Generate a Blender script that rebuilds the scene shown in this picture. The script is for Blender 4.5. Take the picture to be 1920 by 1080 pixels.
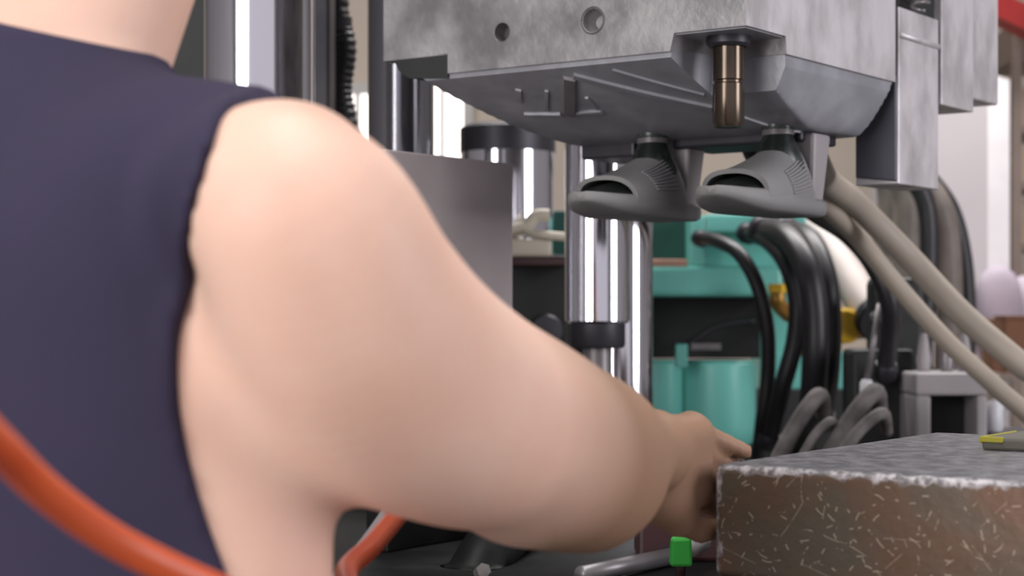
import bpy, bmesh, math, random
import numpy as np
from mathutils import Vector, Matrix

for o in list(bpy.data.objects):
    bpy.data.objects.remove(o)
SC = bpy.context.scene
COL = SC.collection
random.seed(7)

# ------------------------------------------------------------------ camera
FPX = 3290.0            # focal length in pixels of the 1920 wide frame
HOR = 580.0             # row of the horizon
CZ = 1.30               # camera height
cam_d = bpy.data.cameras.new('camera')
cam = bpy.data.objects.new('camera', cam_d)
COL.objects.link(cam)
cam.location = (0, 0, CZ)
cam.rotation_euler = (math.pi / 2, 0, 0)
cam_d.sensor_width = 36
cam_d.lens = FPX / 1920 * 36
cam_d.shift_y = (HOR - 540) / 1920
cam_d.clip_start = 0.05
cam_d.dof.use_dof = True
cam_d.dof.focus_distance = 2.0
cam_d.dof.aperture_fstop = cam_d.lens / 1000 / 0.0105
SC.camera = cam

# ------------------------------------------------------------------ light
w = bpy.data.worlds.new('world'); SC.world = w; w.use_nodes = True
w.node_tree.nodes['Background'].inputs[0].default_value = (0.93, 0.89, 0.96, 1)
w.node_tree.nodes['Background'].inputs[1].default_value = 0.55


def area(name, loc, target, sx, sy, power, col=(1, 1, 1)):
    l = bpy.data.lights.new(name, 'AREA'); l.shape = 'RECTANGLE'
    l.size = sx; l.size_y = sy; l.energy = power; l.color = col
    o = bpy.data.objects.new(name, l); COL.objects.link(o)
    o.location = loc
    o.rotation_euler = (Vector(target) - Vector(loc)).to_track_quat('-Z', 'Y').to_euler()
    return o


# daylight through the hall's big gates and the rows of ceiling lamps
area('gate_daylight_behind', (-3.3, -2.6, 2.3), (-0.2, 1.5, 1.2), 2.6, 3.2, 205, (1, 0.97, 0.95))
area('gate_daylight_right', (4.3, 0.6, 2.4), (0.5, 2.6, 1.5), 1.6, 3.0, 120, (0.98, 0.96, 1.0))
area('ceiling_lamp_near', (-0.4, 1.2, 4.3), (-0.4, 1.2, 0), 0.5, 3.2, 75, (1, 0.98, 0.95))
area('ceiling_lamp_far', (0.8, 5.2, 4.3), (0.8, 5.2, 0), 3.6, 0.5, 190, (1, 0.97, 0.95))
SC.view_settings.view_transform = 'Standard'
SC.view_settings.look = 'None'
SC.view_settings.exposure = 0.25
SC.view_settings.gamma = 1
SC.view_settings.use_curve_mapping = False


# ------------------------------------------------------------------ helpers
def at(px, py, d):
    """pixel of the photograph at distance d -> point of the place"""
    return Vector(((px - 960) / FPX * d, d, CZ + (HOR - py) / FPX * d))


ANG = math.radians(35.8)
AX = Vector((math.sin(ANG), math.cos(ANG), 0))       # press axis: away, to the right
BX = Vector((-math.cos(ANG), math.sin(ANG), 0))      # press axis: away, to the left
D0 = Vector(((1400 - 960) / FPX * 2.3, 2.3, CZ))     # nearest vertical edge of the upper mould


def ab(a, b, z, o=D0):
    p = o + AX * a + BX * b
    return Vector((p.x, p.y, CZ + z))


def thing(name, label, cat, loc, group=None):
    o = bpy.data.objects.new(name, None); COL.objects.link(o)
    o.empty_display_size = 0.05
    o.location = loc
    o['label'] = label; o['category'] = cat
    if group: o['group'] = group
    return o


def tag(o, label, cat, group=None):
    o['label'] = label; o['category'] = cat
    if group: o['group'] = group
    return o


def root_of(o):
    p = Vector((0, 0, 0))
    while o is not None:
        p += o.location; o = o.parent
    return p


def mesh_obj(name, V, F, mat, parent=None, smooth=False, base=True):
    """V in world coordinates; origin at the base centre of the mesh"""
    me = bpy.data.meshes.new(name)
    V = np.array([tuple(v) for v in V], dtype=float) if not isinstance(V, np.ndarray) else V
    c = (V.min(0) + V.max(0)) / 2; c[2] = V[:, 2].min()
    me.from_pydata((V - c).tolist(), [], F if isinstance(F, list) else F.tolist())
    me.update()
    bm = bmesh.new(); bm.from_mesh(me)
    bmesh.ops.recalc_face_normals(bm, faces=bm.faces); bm.to_mesh(me); bm.free()
    if smooth:
        me.polygons.foreach_set('use_smooth', [True] * len(me.polygons))
        if smooth == 'auto':
            me.set_sharp_from_angle(angle=math.radians(38))
    me.materials.append(mat)
    o = bpy.data.objects.new(name, me); COL.objects.link(o)
    o.location = Vector(c)
    if parent:
        o.parent = parent; o.location = Vector(c) - root_of(parent)
    return o


def struct(o):
    o['kind'] = 'structure'; return o


def bm_vf(bm):
    bm.verts.ensure_lookup_table(); bm.verts.index_update()
    return [v.co.copy() for v in bm.verts], [[v.index for v in f.verts] for f in bm.faces]


def hexa(P, bev=0.0, seg=2):
    """eight points (bottom ring, top ring)"""
    bm = bmesh.new(); vs = [bm.verts.new(p) for p in P]
    for f in ((3, 2, 1, 0), (4, 5, 6, 7), (0, 1, 5, 4), (1, 2, 6, 5), (2, 3, 7, 6), (3, 0, 4, 7)):
        bm.faces.new([vs[i] for i in f])
    if bev > 0:
        bmesh.ops.bevel(bm, geom=list(bm.edges), offset=bev, segments=seg, profile=0.5, affect='EDGES')
    r = bm_vf(bm); bm.free(); return r


def box(x0, y0, z0, x1, y1, z1, bev=0.0):
    return hexa([(x0, y0, z0), (x1, y0, z0), (x1, y1, z0), (x0, y1, z0),
                 (x0, y0, z1), (x1, y0, z1), (x1, y1, z1), (x0, y1, z1)], bev)


def abox(a0, b0, z0, a1, b1, z1, bev=0.0, o=D0):
    return hexa([ab(a0, b0, z0, o), ab(a1, b0, z0, o), ab(a1, b1, z0, o), ab(a0, b1, z0, o),
                 ab(a0, b0, z1, o), ab(a1, b0, z1, o), ab(a1, b1, z1, o), ab(a0, b1, z1, o)], bev)


def pbox(x0, y0, x1, y1, d, th, bev=0.0):
    """box whose front face covers the given rectangle at distance d"""
    p, q = at(x0, y1, d), at(x1, y0, d)
    return box(p.x, d, p.z, q.x, d + th, q.z, bev)


def join(*VF):
    V, F = [], []
    for v, f in VF:
        n = len(V); V += [Vector(p) for p in v]; F += [[i + n for i in q] for q in f]
    return V, F


def lathe(c, prof, n=48, axis=None):
    """prof = [(r, h)...] about axis through c (default vertical)"""
    ax = Vector(axis).normalized() if axis is not None else Vector((0, 0, 1))
    u = ax.orthogonal().normalized(); v = ax.cross(u)
    V, F = [], []
    for r, h in prof:
        for i in range(n):
            t = 2 * math.pi * i / n
            V.append(Vector(c) + ax * h + (u * math.cos(t) + v * math.sin(t)) * r)
    m = len(prof)
    for j in range(m - 1):
        for i in range(n):
            k = (i + 1) % n
            F.append([j * n + i, j * n + k, (j + 1) * n + k, (j + 1) * n + i])
    F.append(list(range(n))[::-1]); F.append([(m - 1) * n + i for i in range(n)])
    return V, F


def catmull(P, res=8):
    P = [Vector(p) for p in P]
    Q = [P[0] * 2 - P[1]] + P + [P[-1] * 2 - P[-2]]
    out = []
    for i in range(1, len(Q) - 2):
        p0, p1, p2, p3 = Q[i - 1:i + 3]
        for k in range(res):
            t = k / res
            out.append(0.5 * ((2 * p1) + (p2 - p0) * t + (2 * p0 - 5 * p1 + 4 * p2 - p3) * t * t
                              + (3 * p1 - p0 - 3 * p2 + p3) * t ** 3))
    out.append(P[-1]); return out


def tube(P, r, n=14, res=8, smooth=True):
    C = catmull(P, res) if smooth else [Vector(p) for p in P]
    V, F = [], []
    t0 = (C[1] - C[0]).normalized(); u = t0.orthogonal().normalized()
    m = len(C)
    for i, p in enumerate(C):
        t = (C[min(i + 1, m - 1)] - C[max(i - 1, 0)]).normalized()
        u = (u - t * u.dot(t)).normalized(); v = t.cross(u)
        rr = r(i / (m - 1)) if callable(r) else r
        for k in range(n):
            an = 2 * math.pi * k / n
            V.append(p + (u * math.cos(an) + v * math.sin(an)) * rr)
    for i in range(m - 1):
        for k in range(n):
            k2 = (k + 1) % n
            F.append([i * n + k, i * n + k2, (i + 1) * n + k2, (i + 1) * n + k])
    F.append(list(range(n))[::-1]); F.append([(m - 1) * n + k for k in range(n)])
    return V, F


def prism(poly, vec):
    """polygon of points extruded by vec"""
    n = len(poly); vec = Vector(vec)
    V = [Vector(p) for p in poly] + [Vector(p) + vec for p in poly]
    F = [list(range(n))[::-1], [n + i for i in range(n)]]
    F += [[i, (i + 1) % n, n + (i + 1) % n, n + i] for i in range(n)]
    return V, F


def boolean(o, cutters):
    for VF in cutters:
        c = mesh_obj('cutter', VF[0], VF[1], o.data.materials[0])
        m = o.modifiers.new('cut', 'BOOLEAN'); m.operation = 'DIFFERENCE'; m.solver = 'EXACT'; m.object = c
        bpy.context.view_layer.update()
        dg = bpy.context.evaluated_depsgraph_get()
        me = bpy.data.meshes.new_from_object(o.evaluated_get(dg))
        o.modifiers.clear(); o.data = me
        cm = c.data; bpy.data.objects.remove(c); bpy.data.meshes.remove(cm)


# ------------------------------------------------------------------ materials
def material(name, col, rough=0.5, metal=0.0, col2=None, scale=6.0, contrast=(0.35, 0.65), detail=6,
             bump=0.0, bscale=None, stretch=None, rvar=0.0, sss=0.0, spec=None, coat=0.0, emit=0.0, bevel=0.0):
    m = bpy.data.materials.new(name); m.use_nodes = True
    nt = m.node_tree; N = nt.nodes; L = nt.links
    b = N['Principled BSDF']
    b.inputs['Roughness'].default_value = rough
    b.inputs['Metallic'].default_value = metal
    if spec is not None: b.inputs['Specular IOR Level'].default_value = spec
    if coat: b.inputs['Coat Weight'].default_value = coat
    if sss:
        b.inputs['Subsurface Weight'].default_value = sss
        b.inputs['Subsurface Radius'].default_value = (0.02, 0.008, 0.005)
        b.inputs['Subsurface Scale'].default_value = 0.5
    if emit:
        b.inputs['Emission Color'].default_value = (*col, 1)
        b.inputs['Emission Strength'].default_value = emit
    tc = N.new('ShaderNodeTexCoord'); mp = N.new('ShaderNodeMapping')
    L.new(tc.outputs['Object'], mp.inputs[0])
    if stretch: mp.inputs['Scale'].default_value = stretch
    nz = N.new('ShaderNodeTexNoise'); nz.inputs['Scale'].default_value = scale; nz.inputs['Detail'].default_value = detail
    L.new(mp.outputs[0], nz.inputs[0])
    cr = N.new('ShaderNodeValToRGB')
    cr.color_ramp.elements[0].position = contrast[0]; cr.color_ramp.elements[1].position = contrast[1]
    c2 = col2 if col2 else tuple(c * 0.86 for c in col)
    cr.color_ramp.elements[0].color = (*col, 1); cr.color_ramp.elements[1].color = (*c2, 1)
    L.new(nz.outputs[0], cr.inputs[0]); L.new(cr.outputs[0], b.inputs['Base Color'])
    if rvar:
        mr = N.new('ShaderNodeMapRange')
        mr.inputs[3].default_value = rough - rvar; mr.inputs[4].default_value = rough + rvar
        mr.inputs[1].default_value = 0.3; mr.inputs[2].default_value = 0.7
        L.new(nz.outputs[0], mr.inputs[0]); L.new(mr.outputs[0], b.inputs['Roughness'])
    bv = None
    if bevel:
        bv = N.new('ShaderNodeBevel'); bv.samples = 4; bv.inputs[0].default_value = bevel
        L.new(bv.outputs[0], b.inputs['Normal'])
    if bump:
        n2 = N.new('ShaderNodeTexNoise'); n2.inputs['Scale'].default_value = bscale or scale * 4; n2.inputs['Detail'].default_value = 4
        L.new(mp.outputs[0], n2.inputs[0])
        bp = N.new('ShaderNodeBump'); bp.inputs['Strength'].default_value = bump; bp.inputs['Distance'].default_value = 0.01
        L.new(n2.outputs[0], bp.inputs['Height'])
        if bv: L.new(bv.outputs[0], bp.inputs['Normal'])
        L.new(bp.outputs[0], b.inputs['Normal'])
    return m


M = {}
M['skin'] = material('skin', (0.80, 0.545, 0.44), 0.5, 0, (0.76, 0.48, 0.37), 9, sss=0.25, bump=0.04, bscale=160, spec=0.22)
nt = M['skin'].node_tree
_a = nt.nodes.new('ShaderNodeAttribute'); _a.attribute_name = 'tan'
_m = nt.nodes.new('ShaderNodeMixRGB'); _m.inputs[2].default_value = (0.32, 0.19, 0.125, 1)  # browner forearm: tan plus shade put into the skin colour
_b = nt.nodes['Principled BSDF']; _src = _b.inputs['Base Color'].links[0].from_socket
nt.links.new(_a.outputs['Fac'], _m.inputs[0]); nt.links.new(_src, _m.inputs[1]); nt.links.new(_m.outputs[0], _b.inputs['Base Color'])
M['hair'] = material('black_hair', (0.012, 0.01, 0.009), 0.5, 0, stretch=(1, 1, 0.1), scale=90, bump=0.5)
M['navy'] = material('navy_jersey', (0.043, 0.036, 0.07), 0.9, 0, (0.036, 0.031, 0.06), 5, bump=0.06, bscale=300, spec=0.2)
M['trouser'] = material('dark_trousers', (0.03, 0.03, 0.035), 0.9, bump=0.1)
M['shoe'] = material('black_shoe', (0.02, 0.02, 0.02), 0.6)
M['orange'] = material('orange_rubber', (0.62, 0.095, 0.025), 0.38, 0, (0.55, 0.075, 0.02), 14, spec=0.5)
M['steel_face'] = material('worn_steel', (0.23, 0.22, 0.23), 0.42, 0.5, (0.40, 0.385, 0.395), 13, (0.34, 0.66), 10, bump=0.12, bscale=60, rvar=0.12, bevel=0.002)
M['steel_lit'] = material('lit_pale_steel', (0.74, 0.71, 0.735), 0.45, 0.4, (0.44, 0.41, 0.42), 15, (0.40, 0.66), 8, bump=0.08, bscale=40, rvar=0.08, stretch=(1, 1, 0.6), bevel=0.002)  # pale steel with the light on right-facing sides put into its colour
M['steel_core'] = material('grey_core_steel', (0.29, 0.29, 0.32), 0.42, 0.2, (0.40, 0.40, 0.435), 12, (0.42, 0.72), 8, bump=0.06, bscale=50, rvar=0.1)
M['steel_dark'] = material('dark_steel', (0.035, 0.034, 0.042), 0.45, 0.5, (0.055, 0.052, 0.06), 8, bump=0.05)
M['pocket'] = material('pocket_steel', (0.10, 0.10, 0.125), 0.5, 0.4)
M['bronze'] = material('oiled_bronze_steel', (0.055, 0.043, 0.034), 0.2, 0.85, (0.12, 0.092, 0.07), 25, stretch=(1, 1, 0.25), rvar=0.06)
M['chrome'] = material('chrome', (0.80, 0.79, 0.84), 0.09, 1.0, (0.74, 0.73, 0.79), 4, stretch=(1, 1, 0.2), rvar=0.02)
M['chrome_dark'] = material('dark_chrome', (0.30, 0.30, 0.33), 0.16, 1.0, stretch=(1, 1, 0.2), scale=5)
M['panel'] = material('grey_primer_plate', (0.40, 0.345, 0.355), 0.5, 0.1, (0.45, 0.395, 0.405), 7, bump=0.05)
M['bed'] = material('oily_black_bed', (0.004, 0.0045, 0.0045), 0.55, 0.0, (0.014, 0.013, 0.013), 9, (0.5, 0.75), spec=0.2, rvar=0.1, bump=0.1)
M['sandal'] = material('grey_foam', (0.20, 0.20, 0.20), 0.62, 0, (0.235, 0.23, 0.23), 7, bump=0.05, bscale=120)
M['sandal_rib_lit'] = material('lit_foam_rib', (0.32, 0.31, 0.32), 0.5, 0)  # same foam made lighter: light caught by the ribs is in the colour
M['last'] = material('dark_core_casting', (0.03, 0.035, 0.034), 0.3, 0.6, (0.1, 0.11, 0.105), 26, (0.45, 0.65))
M['teal'] = material('teal_machine_paint', (0.19, 0.60, 0.53), 0.36, 0, (0.165, 0.54, 0.475), 4, spec=0.5)
M['green'] = material('dark_green_paint', (0.012, 0.075, 0.06), 0.5, 0, (0.014, 0.09, 0.07), 5)
M['black'] = material('black_rubber', (0.014, 0.013, 0.016), 0.42, 0, (0.022, 0.02, 0.024), 8)
M['black_void'] = material('black_casting', (0.012, 0.014, 0.014), 0.6, 0, (0.02, 0.02, 0.02), 8)
M['beige_hose'] = material('beige_hose', (0.42, 0.36, 0.30), 0.55, 0, (0.36, 0.31, 0.26), 6)
M['taupe_hose'] = material('taupe_hose', (0.24, 0.205, 0.18), 0.5, 0, (0.14, 0.115, 0.10), 8)
M['pink_hose'] = material('pale_pink_hose', (0.52, 0.455, 0.43), 0.5, 0, (0.44, 0.38, 0.35), 5)
M['cream'] = material('cream_plastic', (0.60, 0.54, 0.44), 0.5)
M['salmon'] = material('salmon_copper_bar', (0.55, 0.30, 0.22), 0.5)
M['yellow'] = material('yellow_plastic', (0.95, 0.58, 0.03), 0.4)
M['amber'] = material('brass_fitting', (0.42, 0.23, 0.05), 0.35, 0.5)
M['greymetal'] = material('grey_metal', (0.27, 0.25, 0.26), 0.4, 0.5, (0.19, 0.175, 0.18), 12)
M['clamp'] = material('dull_clamp_steel', (0.17, 0.15, 0.15), 0.7, 0, (0.08, 0.07, 0.07), 20)
M['palepaint'] = material('pale_grey_paint', (0.34, 0.31, 0.32), 0.5, 0, (0.29, 0.27, 0.28), 6)
M['white'] = material('white_plastic', (0.75, 0.74, 0.78), 0.4)
M['greenknob'] = material('green_plastic', (0.035, 0.45, 0.05), 0.45)
M['maroon'] = material('maroon_paint', (0.05, 0.018, 0.02), 0.5)
M['olive'] = material('olive_rubber_sheet', (0.10, 0.092, 0.072), 0.6, 0, (0.13, 0.12, 0.10), 12, bump=0.15)
M['yellowrim'] = material('yellow_paint_rim', (0.40, 0.36, 0.03), 0.5)
M['floor'] = material('concrete_floor', (0.20, 0.19, 0.18), 0.45, 0, (0.14, 0.135, 0.13), 1.5, bump=0.05)
M['wall'] = material('beige_wall', (0.52, 0.44, 0.37), 0.8, 0, (0.47, 0.40, 0.34), 1.2)
M['wallside'] = material('grey_wall', (0.30, 0.29, 0.30), 0.8, 0, (0.25, 0.24, 0.25), 1.2)
M['ceil'] = material('dark_roof_sheet', (0.16, 0.16, 0.18), 0.8)
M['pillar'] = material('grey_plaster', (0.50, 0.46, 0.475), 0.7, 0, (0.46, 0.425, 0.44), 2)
M['pillar_lit'] = material('lit_plaster', (0.80, 0.76, 0.78), 0.7)  # pillar plaster lightened: light on its right side painted in
M['glow'] = material('daylit_pane', (1.0, 0.95, 0.9), 0.5, emit=1.6)
M['frame'] = material('window_frame_paint', (0.5, 0.48, 0.47), 0.6)
M['red'] = material('red_crane_paint', (0.62, 0.05, 0.05), 0.5)
M['card'] = material('brown_cardboard', (0.22, 0.10, 0.055), 0.8)
M['tan'] = material('tan_cardboard', (0.48, 0.36, 0.27), 0.8)
M['lilac'] = material('lilac_sack', (0.40, 0.34, 0.40), 0.7, 0, (0.34, 0.29, 0.34), 6, bump=0.3, bscale=8)
M['shelf'] = material('taupe_shelf_steel', (0.25, 0.19, 0.16), 0.6)


def block_material():
    """brown oxidised mould flank with short pale scratches and chipped bright edges"""
    m = bpy.data.materials.new('scratched_brown_steel'); m.use_nodes = True
    nt = m.node_tree; N = nt.nodes; L = nt.links; b = N['Principled BSDF']
    tc = N.new('ShaderNodeTexCoord'); P = tc.outputs['Object']

    def noise(sc, det=5, vec=None):
        n = N.new('ShaderNodeTexNoise'); n.inputs['Scale'].default_value = sc; n.inputs['Detail'].default_value = det
        L.new(vec or P, n.inputs[0]); return n

    def ramp(src, p0, p1, c0=(0, 0, 0), c1=(1, 1, 1)):
        r = N.new('ShaderNodeValToRGB'); r.color_ramp.elements[0].position = p0; r.color_ramp.elements[1].position = p1
        r.color_ramp.elements[0].color = (*c0, 1); r.color_ramp.elements[1].color = (*c1, 1)
        L.new(src, r.inputs[0]); return r.outputs[0]

    def mt(op, a, bb=0.0, clamp=False):
        n = N.new('ShaderNodeMath'); n.operation = op; n.use_clamp = clamp
        for i, x in enumerate((a, bb)):
            if isinstance(x, (int, float)): n.inputs[i].default_value = x
            else: L.new(x, n.inputs[i])
        return n.outputs[0]

    def dot(vec):
        n = N.new('ShaderNodeVectorMath'); n.operation = 'DOT_PRODUCT'; L.new(P, n.inputs[0]); n.inputs[1].default_value = vec
        return n.outputs['Value']

    def mix(f, a, c):
        n = N.new('ShaderNodeMixRGB'); L.new(f, n.inputs[0])
        for i, x in ((1, a), (2, c)):
            if isinstance(x, tuple): n.inputs[i].default_value = (*x, 1)
            else: L.new(x, n.inputs[i])
        return n.outputs[0]

    u, a_, z = dot(BX), dot(AX), dot((0, 0, 1))
    base = ramp(noise(13, 7).outputs[0], 0.36, 0.64, (0.130, 0.074, 0.047), (0.100, 0.084, 0.062))
    base = mix(mt('MULTIPLY', ramp(noise(8, 5).outputs[0], 0.55, 0.70), 0.7), base, (0.155, 0.066, 0.033))
    base = mix(mt('MULTIPLY', ramp(noise(10, 4).outputs[1], 0.60, 0.75), 0.5), base, (0.085, 0.052, 0.038))
    # single strokes: one short bent line per cell
    total = None
    for sc, ln, wd, bend, thr, sh in ((16, 0.036, 0.00035, 5.0, 0.30, 0), (30, 0.018, 0.00055, 30.0, 0.35, 3), (44, 0.012, 0.0007, 60.0, 0.40, 7),
                                      (60, 0.009, 0.0007, 90.0, 0.42, 11), (24, 0.022, 0.00045, 22.0, 0.40, 17), (75, 0.006, 0.0008, 30.0, 0.45, 23), (9, 0.07, 0.0003, 1.5, 0.25, 31)):
        cx = N.new('ShaderNodeCombineXYZ'); L.new(mt('ADD', u, sh * 1.37), cx.inputs[0]); L.new(mt('ADD', z, sh * 0.73), cx.inputs[1])
        vo = N.new('ShaderNodeTexVoronoi'); vo.voronoi_dimensions = '2D'; vo.inputs['Scale'].default_value = sc
        L.new(cx.outputs[0], vo.inputs['Vector'])
        df = N.new('ShaderNodeVectorMath'); df.operation = 'SUBTRACT'; L.new(cx.outputs[0], df.inputs[0]); L.new(vo.outputs['Position'], df.inputs[1])
        cs = N.new('ShaderNodeSeparateColor'); L.new(vo.outputs['Color'], cs.inputs[0])
        rt = N.new('ShaderNodeVectorRotate'); rt.rotation_type = 'Z_AXIS'
        L.new(df.outputs[0], rt.inputs['Vector']); L.new(mt('MULTIPLY', cs.outputs[0], 6.283), rt.inputs['Angle'])
        sp = N.new('ShaderNodeSeparateXYZ'); L.new(rt.outputs[0], sp.inputs[0])
        x, y = sp.outputs[0], sp.outputs[1]
        y2 = mt('ADD', y, mt('MULTIPLY', mt('MULTIPLY', x, x), mt('MULTIPLY', mt('SUBTRACT', cs.outputs[1], 0.5), bend)))
        l1 = mt('SUBTRACT', 1.0, mt('DIVIDE', mt('ABSOLUTE', y2), wd), True)
        l2 = mt('LESS_THAN', mt('ABSOLUTE', x), mt('MULTIPLY', cs.outputs[1], ln * 0.6))
        l3 = mt('GREATER_THAN', cs.outputs[2], thr)
        st_ = mt('MULTIPLY', mt('MULTIPLY', mt('MULTIPLY', l1, 2.0, True), l2), l3)
        total = st_ if total is None else mt('MAXIMUM', total, st_)
    brk = ramp(noise(120, 3).outputs[0], 0.36, 0.50)
    total = mt('MULTIPLY', total, brk)
    flank = mt('LESS_THAN', z, 0.099)
    col = mix(mt('MULTIPLY', mt('MULTIPLY', total, flank), 0.75), base, (0.46, 0.38, 0.30))
    # bare grey steel on top
    geo = N.new('ShaderNodeNewGeometry'); sx = N.new('ShaderNodeSeparateXYZ'); L.new(geo.outputs['Normal'], sx.inputs[0])
    topc = ramp(noise(55, 9).outputs[0], 0.40, 0.66, (0.085, 0.085, 0.094), (0.21, 0.205, 0.22))
    topc = mix(mt('MULTIPLY', ramp(noise(240, 3).outputs[0], 0.66, 0.72), 0.8), topc, (0.5, 0.49, 0.5))
    col = mix(ramp(sx.outputs[2], 0.30, 0.60), col, topc)
    # chipped edges: second smallest distance to the outer planes
    dz, du, da = mt('SUBTRACT', 0.105, z), mt('SUBTRACT', 0.31, u), mt('ADD', a_, 0.26)
    lo, hi = mt('MINIMUM', dz, du), mt('MAXIMUM', dz, du)
    sec = mt('MAXIMUM', lo, mt('MINIMUM', hi, da))
    nn = noise(75, 6).outputs[0]
    wear = mt('ADD', mt('DIVIDE', sec, 0.008), mt('MULTIPLY', mt('SUBTRACT', nn, 0.5), 3.2))
    wear = mt('SUBTRACT', 1.0, ramp(wear, 0.62, 0.95))
    edgec = ramp(noise(150, 5).outputs[0], 0.38, 0.60, (0.17, 0.155, 0.16), (0.58, 0.55, 0.575))
    col = mix(mt('MULTIPLY', wear, 0.9), col, edgec)
    L.new(col, b.inputs['Base Color'])
    b.inputs['Metallic'].default_value = 0.15; b.inputs['Roughness'].default_value = 0.5
    bp = N.new('ShaderNodeBump'); bp.inputs['Strength'].default_value = 0.35; bp.inputs['Distance'].default_value = 0.004
    L.new(mt('ADD', total, mt('MULTIPLY', noise(60, 6).outputs[0], 0.9)), bp.inputs['Height'])
    L.new(bp.outputs[0], b.inputs['Normal'])
    return m


M['block'] = block_material()

# ------------------------------------------------------------------ the hall
struct(mesh_obj('floor', *box(-5, -4, -0.1, 5, 9, 0), M['floor']))
struct(mesh_obj('ceiling', *box(-5, -4, 4.6, 5, 9.2, 4.7), M['ceil']))
struct(mesh_obj('wall_back', *box(-5, 9, 0, 5, 9.2, 4.6), M['wall']))
struct(mesh_obj('wall_left', *box(-5.2, -4, 0, -5, 9.2, 4.6), M['wallside']))
struct(mesh_obj('wall_right', *box(5, -4, 0, 5.2, 9.2, 4.6), M['wallside']))
# windows of the back wall
def window(n, x0, x1, y0, y1):
    p, q = at(x0, y1, 8.9), at(x1, y0, 8.9)
    win = struct(mesh_obj('window_%d' % n, *box(p.x, 8.95, p.z, q.x, 8.99, q.z), M['glow']))
    t = 0.05
    for k, bx in enumerate(((p.x - t, p.z - t, p.x, q.z + t), (q.x, p.z - t, q.x + t, q.z + t),
                            (p.x, p.z - t, q.x, p.z), (p.x, q.z, q.x, q.z + t),
                            ((p.x + q.x) / 2 - .012, p.z, (p.x + q.x) / 2 + .012, q.z))):
        mesh_obj('window_frame', *box(bx[0], 8.9, bx[1], bx[2], 8.998, bx[3]), M['frame'], win)
window(1, 790, 868, 130, 420)
window(2, 640, 700, 175, 330)

# plaster pillar on the right
pl = thing('pillar', 'pale grey plaster pillar behind the diagonal beige hoses', 'pillar', (at(1800, 0, 6).x, 6.2, 0))
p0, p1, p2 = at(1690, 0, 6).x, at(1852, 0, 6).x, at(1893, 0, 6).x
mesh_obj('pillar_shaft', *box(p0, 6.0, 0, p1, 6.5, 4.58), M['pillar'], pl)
mesh_obj('pillar_lit_side', *hexa([(p1, 6.0, 0), (p2, 6.0, 0), (p2, 6.5, 0), (p1, 6.5, 0),
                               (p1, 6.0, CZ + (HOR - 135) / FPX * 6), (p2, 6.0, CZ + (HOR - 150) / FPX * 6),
                               (p2, 6.5, CZ + (HOR - 150) / FPX * 6), (p1, 6.5, CZ + (HOR - 135) / FPX * 6)]), M['pillar_lit'], pl)  # lit right side of the pillar, its light put into the colour

# ------------------------------------------------------------------ far background on the right
q = at(1890, 30, 7)
V, F = tube([at(1845, 5, 6.8), at(1965, 62, 7.4)], 0.07, 4, 2, False)
tag(mesh_obj('crane_beam', V, F, M['red']), 'red sloping steel beam in the top right corner', 'beam')
sh = thing('storage_shelf', 'taupe steel shelf at the far right behind the pillar', 'shelf', (at(1950, 0, 7.5).x, 7.6, 0))
for py in (105, 240, 345, 460, 600):
    mesh_obj('shelf_board', *pbox(1896, py, 2080, py + 9, 7.4, 0.5), M['shelf'], sh)
for px in (1896, 2070):
    p = at(px, 0, 7.4)
    mesh_obj('shelf_post', *box(p.x, 7.38, 0, p.x + 0.04, 7.42, CZ + 1.2), M['shelf'], sh)
for i, (x0, y0, x1, y1, mt, lab) in enumerate((
        (1904, 165, 1990, 239, 'tan', 'tan carton on the upper board of the far shelf'),
        (1906, 275, 2000, 344, 'tan', 'tan carton on the middle board of the far shelf'),
        (1902, 375, 1960, 459, 'tan', 'tall tan carton on the lower board of the far shelf'),
        (1908, 40, 1985, 104, 'shelf', 'brown carton on the top board of the far shelf'))):
    c = thing('carton', lab, 'carton', at((x0 + x1) / 2, y1, 7.6), 'cartons on the far shelf')
    mesh_obj('carton_body', *pbox(x0, y0, x1, y1, 7.45, 0.35, 0.006), M[mt], c)
    mesh_obj('packing_tape', *pbox((x0 + x1) / 2 - 6, y0 - 1, (x0 + x1) / 2 + 6, y1 - 20, 7.44, 0.02), M['cream'], c)
# sacks and a brown box under the shelf, on a low stack table
tb = thing('stock_table', 'low dark table under the lilac sacks at the right edge', 'table', (at(1910, 0, 5.3).x, 5.6, 0))
mesh_obj('table_top', *pbox(1835, 700, 2100, 712, 5.2, 0.8), M['shelf'], tb)
for px in (1840, 2085):
    for yy in (5.22, 5.9):
        p = at(px, 712, 5.2)
        mesh_obj('leg', *box(p.x, yy, 0, p.x + 0.04, yy + 0.04, p.z), M['shelf'], tb)


def sack(px, py, d, w_, h_, lab):
    c = at(px, py, d); c.z = at(0, 700, 5.2).z
    V, F = [], []
    n, m = 20, 12
    for j in range(m + 1):
        t = j / m
        rr = (1 - abs(2 * t - 1) ** 3.5) ** 0.5 if 0 < j < m else 0.25
        for i in range(n):
            an = 2 * math.pi * i / n
            wob = 1 + 0.06 * math.sin(3 * an + 5 * t + px) + 0.04 * math.sin(7 * an + 9 * t)
            V.append(c + Vector((math.cos(an) * w_ * rr * wob, math.sin(an) * w_ * 0.6 * rr * wob, t * h_)))
    for j in range(m):
        for i in range(n):
            k = (i + 1) % n
            F.append([j * n + i, j * n + k, (j + 1) * n + k, (j + 1) * n + i])
    F.append(list(range(n))[::-1]); F.append([m * n + i for i in range(n)])
    return tag(mesh_obj('sack', V, F, M['lilac'], None, True), lab, 'sack', 'sacks on the stock table')


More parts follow.
